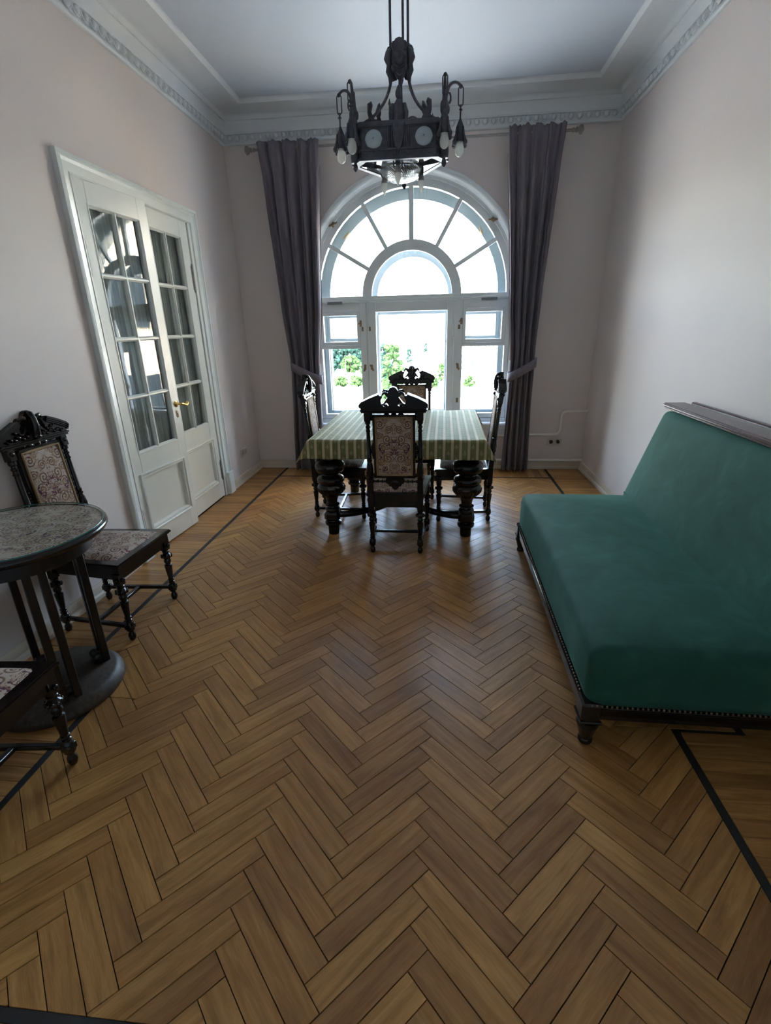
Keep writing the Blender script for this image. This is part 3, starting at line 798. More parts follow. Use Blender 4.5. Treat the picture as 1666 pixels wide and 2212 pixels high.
# ------------------------------------------------------------------ curtains
def curtain(label, pts, seed, inner_right):
    """pts: (z, x0, x1) from top to bottom"""
    t = thing('curtain', label, 'curtain', ((pts[-1][1]+pts[-1][2])/2, 5.215, 0), 0, 'curtains at the arched window')
    ox = t.location.x; rg = random.Random(seed)
    ph = [rg.uniform(0, 6.28) for _ in range(6)]
    zs = [p[0] for p in pts]
    def edge(z, k):
        for i in range(len(pts)-1):
            if pts[i][0] >= z >= pts[i+1][0]:
                f = (pts[i][0]-z)/(pts[i][0]-pts[i+1][0]); f = f*f*(3-2*f) if i > 1 else f
                return pts[i][k]*(1-f)+pts[i+1][k]*f
        return pts[-1][k]
    ztie = 1.06
    def fn(s_, t_):
        z = zs[0]+(zs[-1]-zs[0])*t_
        x0, x1 = edge(z, 1), edge(z, 2)
        sq = min(1.0, abs(z-ztie)/.35); amp = .016+.020*min(1, max(0, (3.0-z)/.5))*(.35+.65*sq)
        w = s_+.018*sin(2*PI*3*s_+ph[0]+z*.5)
        y = amp*sin(2*PI*4.3*w+ph[1]+.6*sin(z*1.1))+amp*.62*sin(2*PI*9.2*w+ph[2]+.9*sin(z*.8+ph[3]))-.030*min(1, max(0, (z-2.85)/.12))
        x = x0+(x1-x0)*s_+.010*sin(2*PI*4.3*w+ph[4])*(.4+.6*sq)
        zz = z+(.006*sin(2*PI*5*s_+ph[5])+.005*sin(2*PI*13*s_+ph[2]) if t_ == 0 else 0)
        return (x-ox, y-.01*(1-sq), zz)
    o = B().grid(150, 60, fn).obj('drape', M_curt, t, 0)
    o.data.shade_smooth()
    md = o.modifiers.new('thickness', 'SOLIDIFY'); md.thickness = .004; md.offset = 0
    # turned-back inner hem showing the lining
    side = 2 if inner_right else 1; d = 1 if inner_right else -1
    def hem(s_, t_):
        z = 2.9-(2.9-1.15)*t_; x = edge(z, side)
        return (x-ox-d*(.028*(1-s_)*min(1, t_*3+.1)), .030+.022*s_+.008*sin(s_*PI), z)
    o = B().grid(4, 24, hem).obj('lining_edge', M_lining, t, 0); o.data.shade_smooth()
    md = o.modifiers.new('thickness', 'SOLIDIFY'); md.thickness = .002
    # tie-back band round the gathered cloth, sloping up to a wall hook on the outer side
    x0, x1 = edge(ztie, 1)-ox, edge(ztie, 2)-ox
    e = B(); n = 40; rings = []
    for i in range(n):
        a = 2*PI*i/n; cx, hw = (x0+x1)/2, (x1-x0)/2+.014
        x = cx+hw*math.cos(a); y = -.005+.075*math.sin(a)
        sl = (x-cx)/hw*(-d)*.075
        rings.append([(x, y, ztie+sl-.045), (x*1.0, y, ztie+sl+.045)])
    e.sweep(rings, loop=True); o = e.obj('tieback', M_curt, t, 0); o.data.shade_smooth()
    md = o.modifiers.new('thickness', 'SOLIDIFY'); md.thickness = .006
    xo = (x0 if inner_right else x1)
    e = B(); e.tube([(xo-d*.012, .05, ztie+.085), (xo-d*.02, .13, ztie+.09)], .006, 8); e.ell((xo-d*.012, .04, ztie+.085), (.014, .014, .014)); e.obj('hook', M_rod, t)
    return t
curtain('mauve grey curtain tied back on the door side of the arched window', [(3.085, -1.645, -1.085), (2.95, -1.632, -1.10), (1.8, -1.552, -1.165), (1.13, -1.508, -1.215), (.95, -1.515, -1.225), (.0155, -1.545, -1.235)], 5, True)
curtain('mauve grey curtain tied back on the sofa side of the arched window', [(3.085, .582, 1.072), (2.95, .59, 1.062), (1.8, .678, .985), (1.13, .722, .962), (.95, .722, .965), (.0155, .700, .985)], 11, False)
rod = thing('curtain_rod', 'pewter curtain rod with faceted finials above the arched window', 'curtain rod', (-.285, 5.215, 3.035))
B().lathe([(-1.42, .011), (1.42, .011)], 12, RY(PI/2)).obj('pole', M_rod, rod)
for sg in (-1, 1):
    fp = [(0, .012), (.008, .018), (.014, .018), (.018, .013), (.030, .012), (.034, .022), (.040, .022), (.044, .014), (.050, .018), (.066, .036), (.082, .036), (.094, .020), (.100, .004)]
    B().lathe(fp, 8, T((sg*1.405, 0, 0)) @ RY(sg*PI/2)).obj('finial', M_rod, rod, 20)
    e = B(); e.tube([(sg*1.34, .013, 0), (sg*1.34, .128, .012)], .007, 8); e.lathe([(0, .028), (.008, .024)], 14, T((sg*1.34, .128, .012)) @ RX(PI/2)); e.tube([(sg*1.34, .017*cos(a), .017*sin(a)) for a in [2*PI*i/12 for i in range(12)]], .004, 6, True)
    e.obj('bracket', M_rod, rod)

# ------------------------------------------------------------------ heating pipes and sockets
def pipe_path(pts, r, n=6):
    P = [Vector(p) for p in pts]; out = [P[0]]
    for i in range(1, len(P)-1):
        a = (P[i-1]-P[i]).normalized(); b_ = (P[i+1]-P[i]).normalized(); c1 = P[i]+a*r; c2 = P[i]+b_*r
        for k in range(n+1):
            t = k/n; out.append(c1*(1-t)**2+P[i]*2*t*(1-t)+c2*t*t)
    out.append(P[-1]); return out
o = B().tube(pipe_path([(.62, 5.322, .372), (1.302, 5.322, .380), (1.305, 5.322, .622), (XR, 5.322, .628)], .055), .0125, 12).obj('heating_pipe', M_pipe)
tag(o, 'white heating pipe with a double bend above the wall socket', 'pipe')
o = B().tube([(.5, 5.318, .098), (1.0, 5.318, .099), (XR, 5.318, .100)], .0145, 12).obj('heating_pipe', M_pipe)
tag(o, 'straight white heating pipe lying along the top of the skirting', 'pipe')
def socket(label, M):
    t = thing('wall_socket', label, 'socket'); t.matrix_world = M
    e = B(); e.box(-.078, .078, -.009, 0, -.040, .040, .004); e.obj('cover_plate', M_cream, t)
    for sx in (-.036, .036):
        e = B(); e.lathe([(.0, .0275), (.003, .0275), (.003, .020), (-.002, .019), (-.0021, .0005)], 20, T((sx, -.009, 0)) @ RX(PI/2)); f = e.obj('outlet', M_cream, t)
        e = B(); e.lathe([(0, .0175), (.0008, .0175)], 18, T((sx, -.0078, 0)) @ RX(PI/2)); e.obj('recess', M_hole, f)
        e = B()
        for a in (-.0095, .0095): e.lathe([(0, .003), (.002, .003)], 8, T((sx+a, -.0088, -.004)) @ RX(PI/2))
        e.obj('contact', M_steel, f)
    return t
socket('cream double socket on the window wall below the bent pipe', T((1.262, YB, .296)))
socket('cream double socket low on the wall beside the glazed door', T((XL, 4.878, .290)) @ RZ(PI/2))

# ------------------------------------------------------------------ carved dining chairs  (front = +y)
def make_chair(label):
    t = thing('dining_chair', label, 'chair', group='carved dining chairs')
    lp = [(0, .010), (.004, .0145), (.020, .019), (.034, .0175), (.046, .011), (.051, .011), (.055, .017), (.062, .0215), (.098, .0215), (.105, .016), (.109, .0135), (.113, .0175), (.119, .0175), (.123, .0135),
          (.130, .017), (.136, .017), (.140, .0135), (.150, .0145), (.222, .0215), (.229, .0215), (.234, .0145), (.241, .0145), (.245, .019), (.256, .0205), (.264, .017), (.268, .0155), (.273, .022), (.281, .0285), (.290, .0285), (.298, .021), (.303, .0155), (.310, .0195), (.317, .0195), (.321, .016), (.326, .016)]
    def leg(x, y, top):
        e = B(); e.lathe(lp, 14, T((x, y, 0)))
        for k in range(10):
            a = 2*PI*k/10; e.ell((x+.0265*cos(a), y+.0265*sin(a), .2855), (.0065, .0065, .011), 6, 4)
        e.box(x-.0205, x+.0205, y-.0205, y+.0205, .322, top, .003)
        e.box(x-.0205, x+.0205, y-.0205, y+.0205, .066, .095, .004)
        return e
    for sx in (-1, 1):
        e = leg(sx*.205, .20, .386)
        e.ell((sx*.205, .226, .352), (.011, .007, .011), 8, 6); e.ell((sx*.230, .20, .352), (.007, .011, .011), 8, 6)
        e.obj('leg', M_dark, t)
        leg(sx*.167, -.20, .45).obj('leg', M_dark, t)
    for sx in (-1, 1):
        e = B(); a = Vector((sx*.205, .20, .081)); b_ = Vector((sx*.167, -.20, .081)); d = b_-a
        Ms = T((a+b_)/2) @ RZ(math.atan2(d.y, d.x)); e.box(-d.length/2+.018, d.length/2-.018, -.011, .011, -.010, .010, .003, Ms); e.obj('side_stretcher', M_dark, t)
    B().box(-.176, .176, -.012, .012, .071, .091, .003).obj('cross_stretcher', M_dark, t)
    # seat frame
    e = B()
    def trap(z0, z1, o):
        P = [(-.225-o, .228+o), (-.19-o, -.214-o*.2), (.19+o, -.214-o*.2), (.225+o, .228+o)]
        e.prism(ccw(P), z0, z1)
    trap(.383, .421, -.006); trap(.421, .428, .002); trap(.428, .437, .010); trap(.437, .444, .005)
    e.obj('seat_frame', M_dark, t, 30)
    e = B()
    e.box(-.185, .185, .200, .212, .345, .384, .003)
    for sx in (-1, 1):
        a = Vector((sx*.203, .18, .365)); b_ = Vector((sx*.165, -.18, .365)); d = b_-a
        e.box(-d.length/2, d.length/2, -.007, .007, -.016, .016, .003, T((a+b_)/2) @ RZ(math.atan2(d.y, d.x)))
    e.box(-.165, .165, -.212, -.196, .345, .384, .004); e.obj('apron', M_dark, t)
    e = B()
    def seatf(u, v):
        y = -.175+.372*v; hw = .168+(.193-.168)*v; x = (2*u-1)*hw
        k = (1-abs(2*u-1)**3.5)*(1-abs(2*v-1)**3.5)
        return (x, y, .442+.026*k**.6)
    e.grid(20, 20, seatf, lambda u, v: ((2*u-1)*.18, -.16+.372*v)); e.obj('seat_cushion', M_tap, t, 60)
    # back: leaning, built in a tilted frame whose origin sits at seat height
    Lb = math.atan2(.048, .56); Mb = T((0, -.20, .44)) @ RX(Lb)
    for sx in (-1, 1):
        e = B(); x = sx*.167
        e.box(x-.0195, x+.0195, -.0195, .0195, 0, .105, .003, Mb)
        e.lathe([(.105, .015), (.110, .021), (.117, .021), (.121, .015), (.128, .017), (.150, .0225), (.185, .0215), (.215, .016), (.228, .014), (.233, .0185), (.240, .0185), (.244, .014), (.252, .0165), (.262, .0165), (.268, .0145),
                 (.430, .012), (.434, .0155), (.440, .0155), (.444, .012), (.456, .012), (.460, .016), (.466, .016), (.470, .012), (.480, .012), (.486, .0185), (.500, .0185), (.504, .014)], 14, Mb @ T((x, 0, 0)))
        for k in range(8):
            a = 2*PI*k/8; e.tube([(x+.0215*cos(a+.0), .0215*sin(a), .14), (x+.020*cos(a+.5), .020*sin(a+.5), .18), (x+.015*cos(a+1.0), .015*sin(a+1), .215)], .0035, 5, M=Mb)
        e.box(x-.021, x+.021, -.0195, .0195, .502, .565, .004, Mb); e.ell((x, .021, .535), (.011, .007, .011), 8, 6, Mb)
        e.obj('back_post', M_dark, t)
    # upholstered back panel in its frame
    e = B(); z0, z1, hw = .118, .545, .136
    for (xa, xb, za, zb) in ((-hw, -hw+.018, z0, z1), (hw-.018, hw, z0, z1), (-hw, hw, z1-.016, z1), (-hw, hw, z0, z0+.018)):
        e.box(xa, xb, -.016, .014, za, zb, .003, Mb)
    for sx in (-1, 1):       # carved brackets tying the frame to the posts
        e.box(min(sx*.134, sx*.154), max(sx*.134, sx*.154), -.009, .009, .505, .552, .004, Mb)
        for k, (w, z) in enumerate(((.008, .262), (.016, .276), (.012, .291), (.019, .306), (.012, .321), (.017, .336), (.008, .350))):
            e.ell((sx*(.134+w*.4), 0, z), (w*.7, .010, .010), 8, 6, Mb)
        e.tube([(sx*.134, 0, .25), (sx*.147, 0, .29), (sx*.147, 0, .33), (sx*.134, 0, .36)], .006, 6, M=Mb)
        e.box(min(sx*.134, sx*.150), max(sx*.134, sx*.150), -.008, .008, .120, .146, .004, Mb)
    pf = e.obj('panel_frame', M_dark, t)
    for sy, nm in ((1, 'front_upholstery'), (-1, 'rear_upholstery')):
        e = B()
        def pan(u, v, sy=sy):
            x = (2*u-1)*.117*(1 if sy > 0 else -1); z = .138+(.528-.138)*v; k = (1-abs(2*u-1)**4)*(1-abs(2*v-1)**6)
            p = Mb @ Vector((x, sy*(.013+.010*k**.7), z)); return p
        e.grid(16, 22, pan, lambda u, v: ((2*u-1)*.117, -.195+.39*v)); e.obj(nm, M_tap, t, 60)
        e = B(); c = [(-.114, .141), (.114, .141), (.114, .525), (-.114, .525)]; pts = []
        for i in range(4):
            a, b_ = c[i], c[(i+1) % 4]
            pts += [(a[0]+(b_[0]-a[0])*k/6, sy*.0165, a[1]+(b_[1]-a[1])*k/6) for k in range(6)]
        e.tube(pts, .0068, 6, True, Mb); e.obj('piping', M_piping, t)
    # lower rail: beads and a carved drop
    e = B()
    for sx in (-1, 1):
        for k in range(6):
            e.ell((sx*(.072+.0145*k), 0, .090), (.0085, .012 if k % 2 else .008, .012 if k % 2 else .008), 8, 6, Mb)
    e.tube([(-.16, 0, .090), (.16, 0, .090)], .0055, 8, M=Mb)
    dr = [(-.066, .098), (-.058, .112), (0, .120), (.058, .112), (.066, .098), (.060, .080), (.046, .074), (.040, .060), (.026, .056), (.018, .042), (0, .030), (-.018, .042), (-.026, .056), (-.040, .060), (-.046, .074), (-.060, .080)]
    e.prism(ccw(dr), -.010, .010, Mb @ RX(PI/2)); e.ell((0, .010, .082), (.028, .008, .020), 10, 6, Mb); e.ell((0, -.010, .082), (.028, .007, .020), 10, 6, Mb)
    e.obj('lower_rail', M_dark, t)
    # crest: broken pediment with scrolls and shell
    k = .000269
    half = [(740, 0), (800, 120), (808, 145), (770, 195), (560, 290), (330, 380), (315, 362), (268, 362), (262, 412), (225, 448), (180, 456), (112, 428)]
    shell = [(108, 470), (100, 500), (84, 512), (82, 532), (62, 536), (56, 553), (30, 550), (20, 566), (0, 558)]
    R = half+shell; out = R+[(-x, y) for x, y in R[::-1][1:]]
    out = [(x*k, y*k) for x, y in out]
    h1 = [(130, 325), (200, 405), (242, 365), (262, 305), (292, 255), (277, 165), (228, 190)]
    h2 = [(105, 140), (145, 200), (250, 145), (230, 120), (170, 105)]
    holes = []
    for hh in (h1, h2):
        holes.append([(x*k, y*k) for x, y in hh]); holes.append([(-x*k, y*k) for x, y in hh[::-1]])
    Mc = Mb @ T((0, 0, .565))
    e = B(); e.prism(out, -.014, .014, Mc @ RX(PI/2), tuple(holes))
    e.obj('crest', M_dark, t, 25)
    e = B()
    for sx in (-1, 1):
        for (hgt, dep, th) in ((.0, .030, .006), (-.010, .025, .005), (-.019, .020, .004)):
            P = [(sx*.216, .040+hgt), (sx*.205, .0525+hgt), (sx*.150, .080+hgt), (sx*.089, .1035+hgt)]
            rg = [[(x, -dep, z-th), (x, -dep, z+th), (x, dep, z+th), (x, dep, z-th)] for x, z in P]
            rg = [[Mc @ Vector(p) for p in r] for r in rg]
            e.sweep(rg, closed=True, cap=True)
    e.box(-.212, .212, -.024, .024, .002, .012, .003, Mc); e.box(-.205, .205, -.020, .020, -.008, .002, .002, Mc)
    e.obj('crest_moulding', M_dark, t, 30)
    e = B()
    e.tube([(0, .012, .018), (0, .026, .040), (0, .034, .075), (0, .034, .112), (0, .024, .136), (0, .010, .143)], [.018, .020, .018, .016, .014, .010], 10, M=Mc)
    for sx in (-1, 1):
        e.tube([(sx*.030, .014, .105), (sx*.040, .022, .118), (sx*.055, .020, .121), (sx*.066, .014, .112)], [.010, .011, .011, .008], 8, M=Mc)
        for (x, z, r) in ((.050, .030, .013), (.075, .024, .011), (.100, .034, .014), (.122, .026, .011), (.145, .030, .011), (.165, .022, .009), (.11, .056, .010), (.085, .046, .010)):
            e.ell((sx*x, .015, z), (r, .010, r*.8), 8, 6, Mc)
            e.ell((sx*(x+.008), .020, z+.004), (r*.5, .008, r*.5), 6, 4, Mc)
    e.ell((0, .030, .022), (.020, .012, .012), 8, 6, Mc)
    e.obj('crest_carving', M_dark, t)
    e = B(); e.box(-.16, .16, -.012, .012, .552, .566, .003, Mb)
    for sx in (-1, 1): e.ell((sx*.045, .010, .553), (.024, .008, .010), 8, 6, Mb); e.ell((sx*.085, .010, .556), (.014, .006, .008), 8, 6, Mb)
    e.ell((0, .012, .555), (.022, .009, .014), 10, 6, Mb); e.obj('top_rail', M_dark, t)
    return t
ch = make_chair('carved dining chair with its back to the camera at the front of the table')
ch.location = (-.270, 3.325, 0); ch.rotation_euler = (0, 0, 0)
dup(ch, (-.238, 4.478, 0), PI, 'carved dining chair between the table and the window, facing the camera')
dup(ch, (-.798, 3.965, 0), -PI/2+.03, 'carved dining chair at the table end near the glazed door')
dup(ch, (.228, 3.935, 0), PI/2-.02, 'carved dining chair at the table end near the green sofa')
dup(ch, (-1.757, 2.222, 0), -PI/2-.035, 'carved dining chair against the wall between the glazed door and round side table')
dup(ch, (-1.532, 1.045, 0), -PI/2, 'carved dining chair cut off by the picture edge, in front of the round side table')

# ------------------------------------------------------------------ dining table and cloth
TX, TY, TZ, TA, TBB = -.278, 3.972, .752, .610, .625
tb = thing('dining_table', 'heavy dark dining table with bulbous turned legs', 'table', (TX, TY, 0))
e = B(); e.box(-TA, TA, -TBB, TBB, TZ-.030, TZ, .008); e.obj('table_top', M_darkmatte, tb)
e = B()
for (x0, x1, y0, y1) in ((-.53, .53, -.545, -.515), (-.53, .53, .515, .545), (-.535, -.505, -.53, .53), (.505, .535, -.53, .53)): e.box(x0, x1, y0, y1, TZ-.11, TZ-.03, .004)
e.obj('apron', M_darkmatte, tb)
lp = [(0, .040), (.012, .042), (.062, .043), (.068, .034), (.074, .034), (.078, .060), (.090, .064), (.100, .062), (.108, .044), (.116, .040), (.124, .040)]
lp2 = [(.186, .050), (.196, .054), (.206, .058), (.214, .054), (.222, .040), (.228, .038), (.236, .055), (.242, .055), (.248, .040), (.268, .040), (.292, .046), (.318, .062), (.340, .086), (.358, .100), (.376, .105), (.392, .102), (.404, .092), (.410, .086),
       (.416, .092), (.424, .100), (.436, .104), (.450, .102), (.462, .092), (.470, .070), (.476, .060), (.484, .060), (.492, .080), (.504, .098), (.518, .108), (.540, .112), (.560, .108), (.578, .092), (.590, .066), (.596, .052), (.606, .050), (.618, .060), (.628, .066), (.644, .066)]
for sx in (-1, 1):
    for sy in (-1, 1):
        Ml = T((sx*.507, sy*.513, 0)); e = B(); e.lathe(lp, 24, Ml); e.lathe(lp2, 28, Ml)
        e.box(-.060, .060, -.060, .060, .112, .190, .020, Ml); e.box(-.046, .046, -.046, .046, .640, .725, .004, Ml)
        for k in range(20):
            a = 2*PI*k/20
            e.tube([(.060*cos(a), .060*sin(a), .315), (.086*cos(a), .086*sin(a), .340), (.1005*cos(a), .1005*sin(a), .360), (.104*cos(a), .104*sin(a), .380)], [.003, .006, .008, .006], 5, M=Ml)
        e.obj('leg', M_dark, tb, 35)
for sx in (-1, 1):      # curved X stretcher made of two bows
    for sy in (-1, 1):
        pts = []
        for i in range(15):
            t = i/14; a = t*PI/2
            pts.append((sx*(.46-.40*sin(a)), sy*(.50-.43*(1-math.cos(a))**(.8 if sy < 0 else 1.3)), .150))
        e = B(); e.tube(pts, .026, 10, flat=.8); e.obj('curved_stretcher', M_dark, tb)
e = B(); e.lathe([(.118, .06), (.13, .085), (.165, .09), (.175, .07), (.19, .03), (.215, .022), (.225, .004)], 20); e.obj('stretcher_hub', M_dark, tb)
def cloth_pt(u, v):
    a, b_, d = TA+.008, TBB+.008, .135
    sx = 1 if u >= 0 else -1; sy = 1 if v >= 0 else -1
    ou = max(abs(u)-a, 0); ov = max(abs(v)-b_, 0); r = .010
    def drop(o): return (r*math.sin(min(o/r, PI/2)), r*(1-math.cos(min(o/r, PI/2)))+max(0, o-r*PI/2))
    x, y, z = u, v, 0.0
    fl = .12
    if ou > 0 and ov == 0:
        h_, z_ = drop(ou); x = sx*(a+h_+z_*fl+.006*sin(v*15)*z_/.13); z = -z_
    elif ov > 0 and ou == 0:
        h_, z_ = drop(ov); y = sy*(b_+h_+z_*fl+.006*sin(u*13+1)*z_/.13); z = -z_
    elif ou > 0 and ov > 0:
        L = math.hypot(ou, ov); ang = math.atan2(ov, ou); h_, z_ = drop(L); m = sin(2*ang)
        push = .55*m*z_
        x = sx*(a+h_*math.cos(ang)+z_*fl*math.cos(ang)+push*.62); y = sy*(b_+h_*math.sin(ang)+z_*fl*math.sin(ang)+push*.42); z = -z_*(1-.16*m)
    z += .0016*sin(u*21+v*9)*sin(v*17)*(1 if z == 0 else 0)
    return (x, y, TZ+.0055+z)
axu = sorted(set([round(x, 4) for x in ([-(TA+.008)-.135+.135*i/12 for i in range(12)]+[-(TA+.008)+2*(TA+.008)*i/40 for i in range(41)]+[(TA+.008)+.135*i/12 for i in range(13)])]))
axv = sorted(set([round(x, 4) for x in ([-(TBB+.008)-.135+.135*i/12 for i in range(12)]+[-(TBB+.008)+2*(TBB+.008)*i/40 for i in range(41)]+[(TBB+.008)+.135*i/12 for i in range(13)])]))
e = B(); e.grid(len(axu)-1, len(axv)-1, lambda s_, t_: cloth_pt(axu[round(s_*(len(axu)-1))], axv[round(t_*(len(axv)-1))]), lambda s_, t_: (axu[round(s_*(len(axu)-1))], axv[round(t_*(len(axv)-1))]))
o = e.obj('tablecloth', M_cloth, None, 60); o.location = (TX, TY, 0); o.rotation_euler = (0, 0, -.012)
md = o.modifiers.new('thickness', 'SOLIDIFY'); md.thickness = .002; md.offset = 1
tag(o, 'green and cream striped damask cloth on the dining table', 'tablecloth')

# ------------------------------------------------------------------ round side table
RXC, RYC, RT = -1.682, 1.632, .342
rt = thing('side_table', 'round side table with tapestry top under glass by the wall', 'table', (RXC, RYC, 0))
zt = .768
e = B(); e.lathe([(zt-.034, RT-.03), (zt-.026, RT-.008), (zt-.014, RT), (zt-.004, RT-.002), (zt+.002, RT-.010), (zt+.003, RT-.020), (zt-.001, RT-.022), (zt-.001, .001)], 64); e.obj('rim', M_dark, rt, 50)
e = B(); e.lathe([(zt-.10, RT-.075), (zt-.034, RT-.075)], 48); e.obj('apron', M_darkmatte, rt)
e = B(); n = 64; e.v.append((0, 0, zt)); e.uv[0] = (0, 0)
for k in range(n):
    a = 2*PI*k/n; e.v.append(((RT-.023)*cos(a), (RT-.023)*sin(a), zt)); e.uv[k+1] = ((RT-.023)*cos(a), (RT-.023)*sin(a))
for k in range(n): e.f.append((0, k+1, (k+1) % n+1))
e.obj('tapestry_inlay', M_tap, rt, 0)
e = B(); e.add([((RT-.012)*cos(2*PI*k/64), (RT-.012)*sin(2*PI*k/64), zt+.0092) for k in range(64)], [tuple(range(64))]); g = e.obj('glass_top', M_tableglass, rt, 30)
e = B(); e.lathe([(zt+.0048, RT-.0118), (zt+.006, RT-.0110), (zt+.0085, RT-.0110), (zt+.0094, RT-.0118)], 64, cap=False); e.obj('polished_edge', M_teal, g, 50)
e = B(); e.lathe([(0, .262), (.010, .268), (.030, .262), (.050, .244), (.058, .232), (.0585, .001)], 56); e.obj('base', M_base_top, rt, 50)
for k in range(4):
    a = math.radians(53+90*k); Mk = RZ(a)
    for s2 in (-1, 1):
        e = B(); e.box(.183, .213, s2*.026-.015, s2*.026+.015, .055, zt-.06, .003, Mk); e.obj('leg', M_darkmatte, rt)
    e = B(); e.lathe([(-.04, .012), (-.034, .022), (.034, .022), (.04, .012)], 14, Mk @ T((.168, 0, .080)) @ RX(PI/2)); e.obj('roller', M_darkmatte, rt)

# ------------------------------------------------------------------ sofa
sf = thing('sofa', 'green velvet sofa bed with dark wooden frame along the wall', 'sofa', (.555, 1.475, 0), -.012)
SL, SD, SZ = 1.765, .72, .435         # length along y, seat depth, seat height  (x to the wall)
e = B(); e.rbox(SD/2, SL/2, .128, .055, 10, .020, T((SD/2, SL/2, SZ-.128-.010)))
e.obj('seat_cushion', M_velvet, sf, 70)
bx0, bz0, bx1, bz1 = .640, .375, .832, .985
ang = math.atan2(bx1-bx0, bz1-bz0); Lk = math.hypot(bx1-bx0, bz1-bz0)
e = B(); e.rbox(Lk/2, SL/2, .075, .045, 10, .014, T(((bx0+bx1)/2+.075*math.cos(ang), SL/2, (bz0+bz1)/2-.075*math.sin(ang))) @ RY(ang) @ RY(-PI/2))
e.obj('back_cushion', M_velvet, sf, 70)
e = B(); e.tube([(bx0+.022, .03, SZ+.006), (bx0+.020, SL/2, SZ+.016), (bx0+.022, SL-.03, SZ+.006)], .006, 8); e.obj('seam_cord', M_velvet, sf)
# frame rails
e = B(); e.box(-.004, .022, .03, SL-.03, .128, .182, .006); e.box(-.008, .012, .03, SL-.03, .176, .188, .003)
e.box(.02, .98, .0, .028, .128, .182, .006); e.box(.02, .98, SL-.028, SL, .128, .182, .006); e.box(.96, .99, .0, SL, .128, .182, .004); e.box(.0, .98, 0, SL, .150, .180)
e.obj('frame', M_dark, sf, 30)
for y in (0, SL):
    e = B(); yy = y if y == 0 else y-.075
    e.box(-.012, .060, yy-.006, yy+.078, .118, .200, .008); e.box(-.016, .064, yy-.010, yy+.082, .112, .124, .004); e.obj('corner_block', M_dark, sf, 30)
lgp = [(0, .024), (.006, .027), (.016, .027), (.022, .023), (.030, .024), (.075, .036), (.092, .042), (.104, .040), (.110, .030), (.116, .034)]
for x in (.026, .93):
    for y in (.034, SL-.034):
        B().lathe(lgp, 18, T((x, y, 0))).obj('leg', M_dark, sf)
# wooden ledge behind the back
e = B(); e.box(.828, .955, -.01, SL+.01, .995, 1.018, .005); e.box(.832, .955, -.004, SL+.004, .985, .995, .003); e.box(.822, .836, -.012, SL+.012, .998, 1.012, .004)
e.obj('ledge', M_ledge, sf, 30)
e = B(); e.box(.955, .985, .06, SL-.06, .99, 1.030, .006); e.box(.960, .985, .0, SL, .18, .99, .003); e.obj('back_board', M_ledge, sf, 30)
e = B(); e.box(.9, .962, .01, .03, .18, .99); e.box(.9, .962, SL-.03, SL-.01, .18, .99); e.obj('back_support', M_dark, sf, 30)
e = B()
for i in range(92): e.ell((-.001, .03+(SL-.06)*i/91, .194), (.004, .0045, .0045), 6, 4)
for i in range(36): e.ell((.02+(.62)*i/35, -.001, .194), (.0045, .004, .0045), 6, 4)
o = e.obj('nail_heads', M_oldbrass, sf); o['kind'] = 'stuff'

# ------------------------------------------------------------------ chandelier
CX, CY = -.226, 3.35
cd = thing('chandelier', 'dark bronze hanging chandelier with opal bulbs and crystal bowl', 'chandelier', (CX, CY, 0))
PA = [math.radians(a) for a in (210, 330, 90)]
e = B(); e.lathe([(ZI-.05, .02), (ZI-.04, .055), (ZI-.02, .075), (ZI, .08)], 20); e.obj('ceiling_canopy', M_bronze, cd)
for i, a in enumerate((195, 330, 75)):
    a = math.radians(a); r = .052
    e = B(); e.tube([(r*cos(a), r*sin(a), ZI-.02), (r*cos(a), r*sin(a), 2.84)], .0068, 10); e.obj('suspension_rod', M_bronze, cd)
# carved shield cluster
sh = [(-.034, .06), (-.044, .075), (-.03, .083), (-.018, .098), (0, .104), (.018, .098), (.03, .083), (.044, .075), (.034, .06), (.040, .03), (.043, -.01), (.036, -.04), (.020, -.066), (0, -.082), (-.020, -.066), (-.036, -.04), (-.043, -.01), (-.040, .03)]
for k in range(3):
    a = math.radians(270+120*k); Mk = T((.046*cos(a), .046*sin(a), 2.838)) @ RZ(a+PI/2) @ Matrix.Diagonal((1, 1, .86, 1))
    e = B(); e.prism(ccw(sh), -.007, .007, Mk @ RX(PI/2)); e.ell((0, -.008, .0), (.026, .010, .036), 12, 8, Mk); e.ell((0, -.010, .006), (.012, .012, .016), 8, 6, Mk)
    for sx in (-1, 1):
        e.tube([(sx*.030, -.006, .082), (sx*.040, -.012, .060), (sx*.030, -.014, .035)], .006, 6, M=Mk); e.ell((sx*.034, -.006, -.045), (.012, .008, .020), 8, 6, Mk)
    e.tube([(-.03, -.006, -.03), (0, -.014, -.052), (.03, -.006, -.03)], .008, 6, M=Mk)
    e.obj('shield', M_bronze, cd, 60)
    a2 = math.radians(210+120*k); Mk = T((.058*cos(a2), .058*sin(a2), 0)) @ RZ(a2+PI/2)
    e = B(); e.tube([(0, 0, 2.89), (0, -.012, 2.87), (0, -.018, 2.845), (0, -.008, 2.82), (0, -.012, 2.79), (0, -.006, 2.765), (0, -.004, 2.715)], [.006, .016, .020, .014, .016, .008, .003], 8, M=Mk)
    e.obj('leaf_pendant', M_bronze, cd, 80)
e = B(); e.lathe([(2.760, .006), (2.775, .022), (2.80, .036), (2.85, .038), (2.89, .030), (2.905, .012)], 14); e.lathe([(2.60, .010), (2.70, .012), (2.76, .010)], 10); e.obj('core', M_bronze, cd)
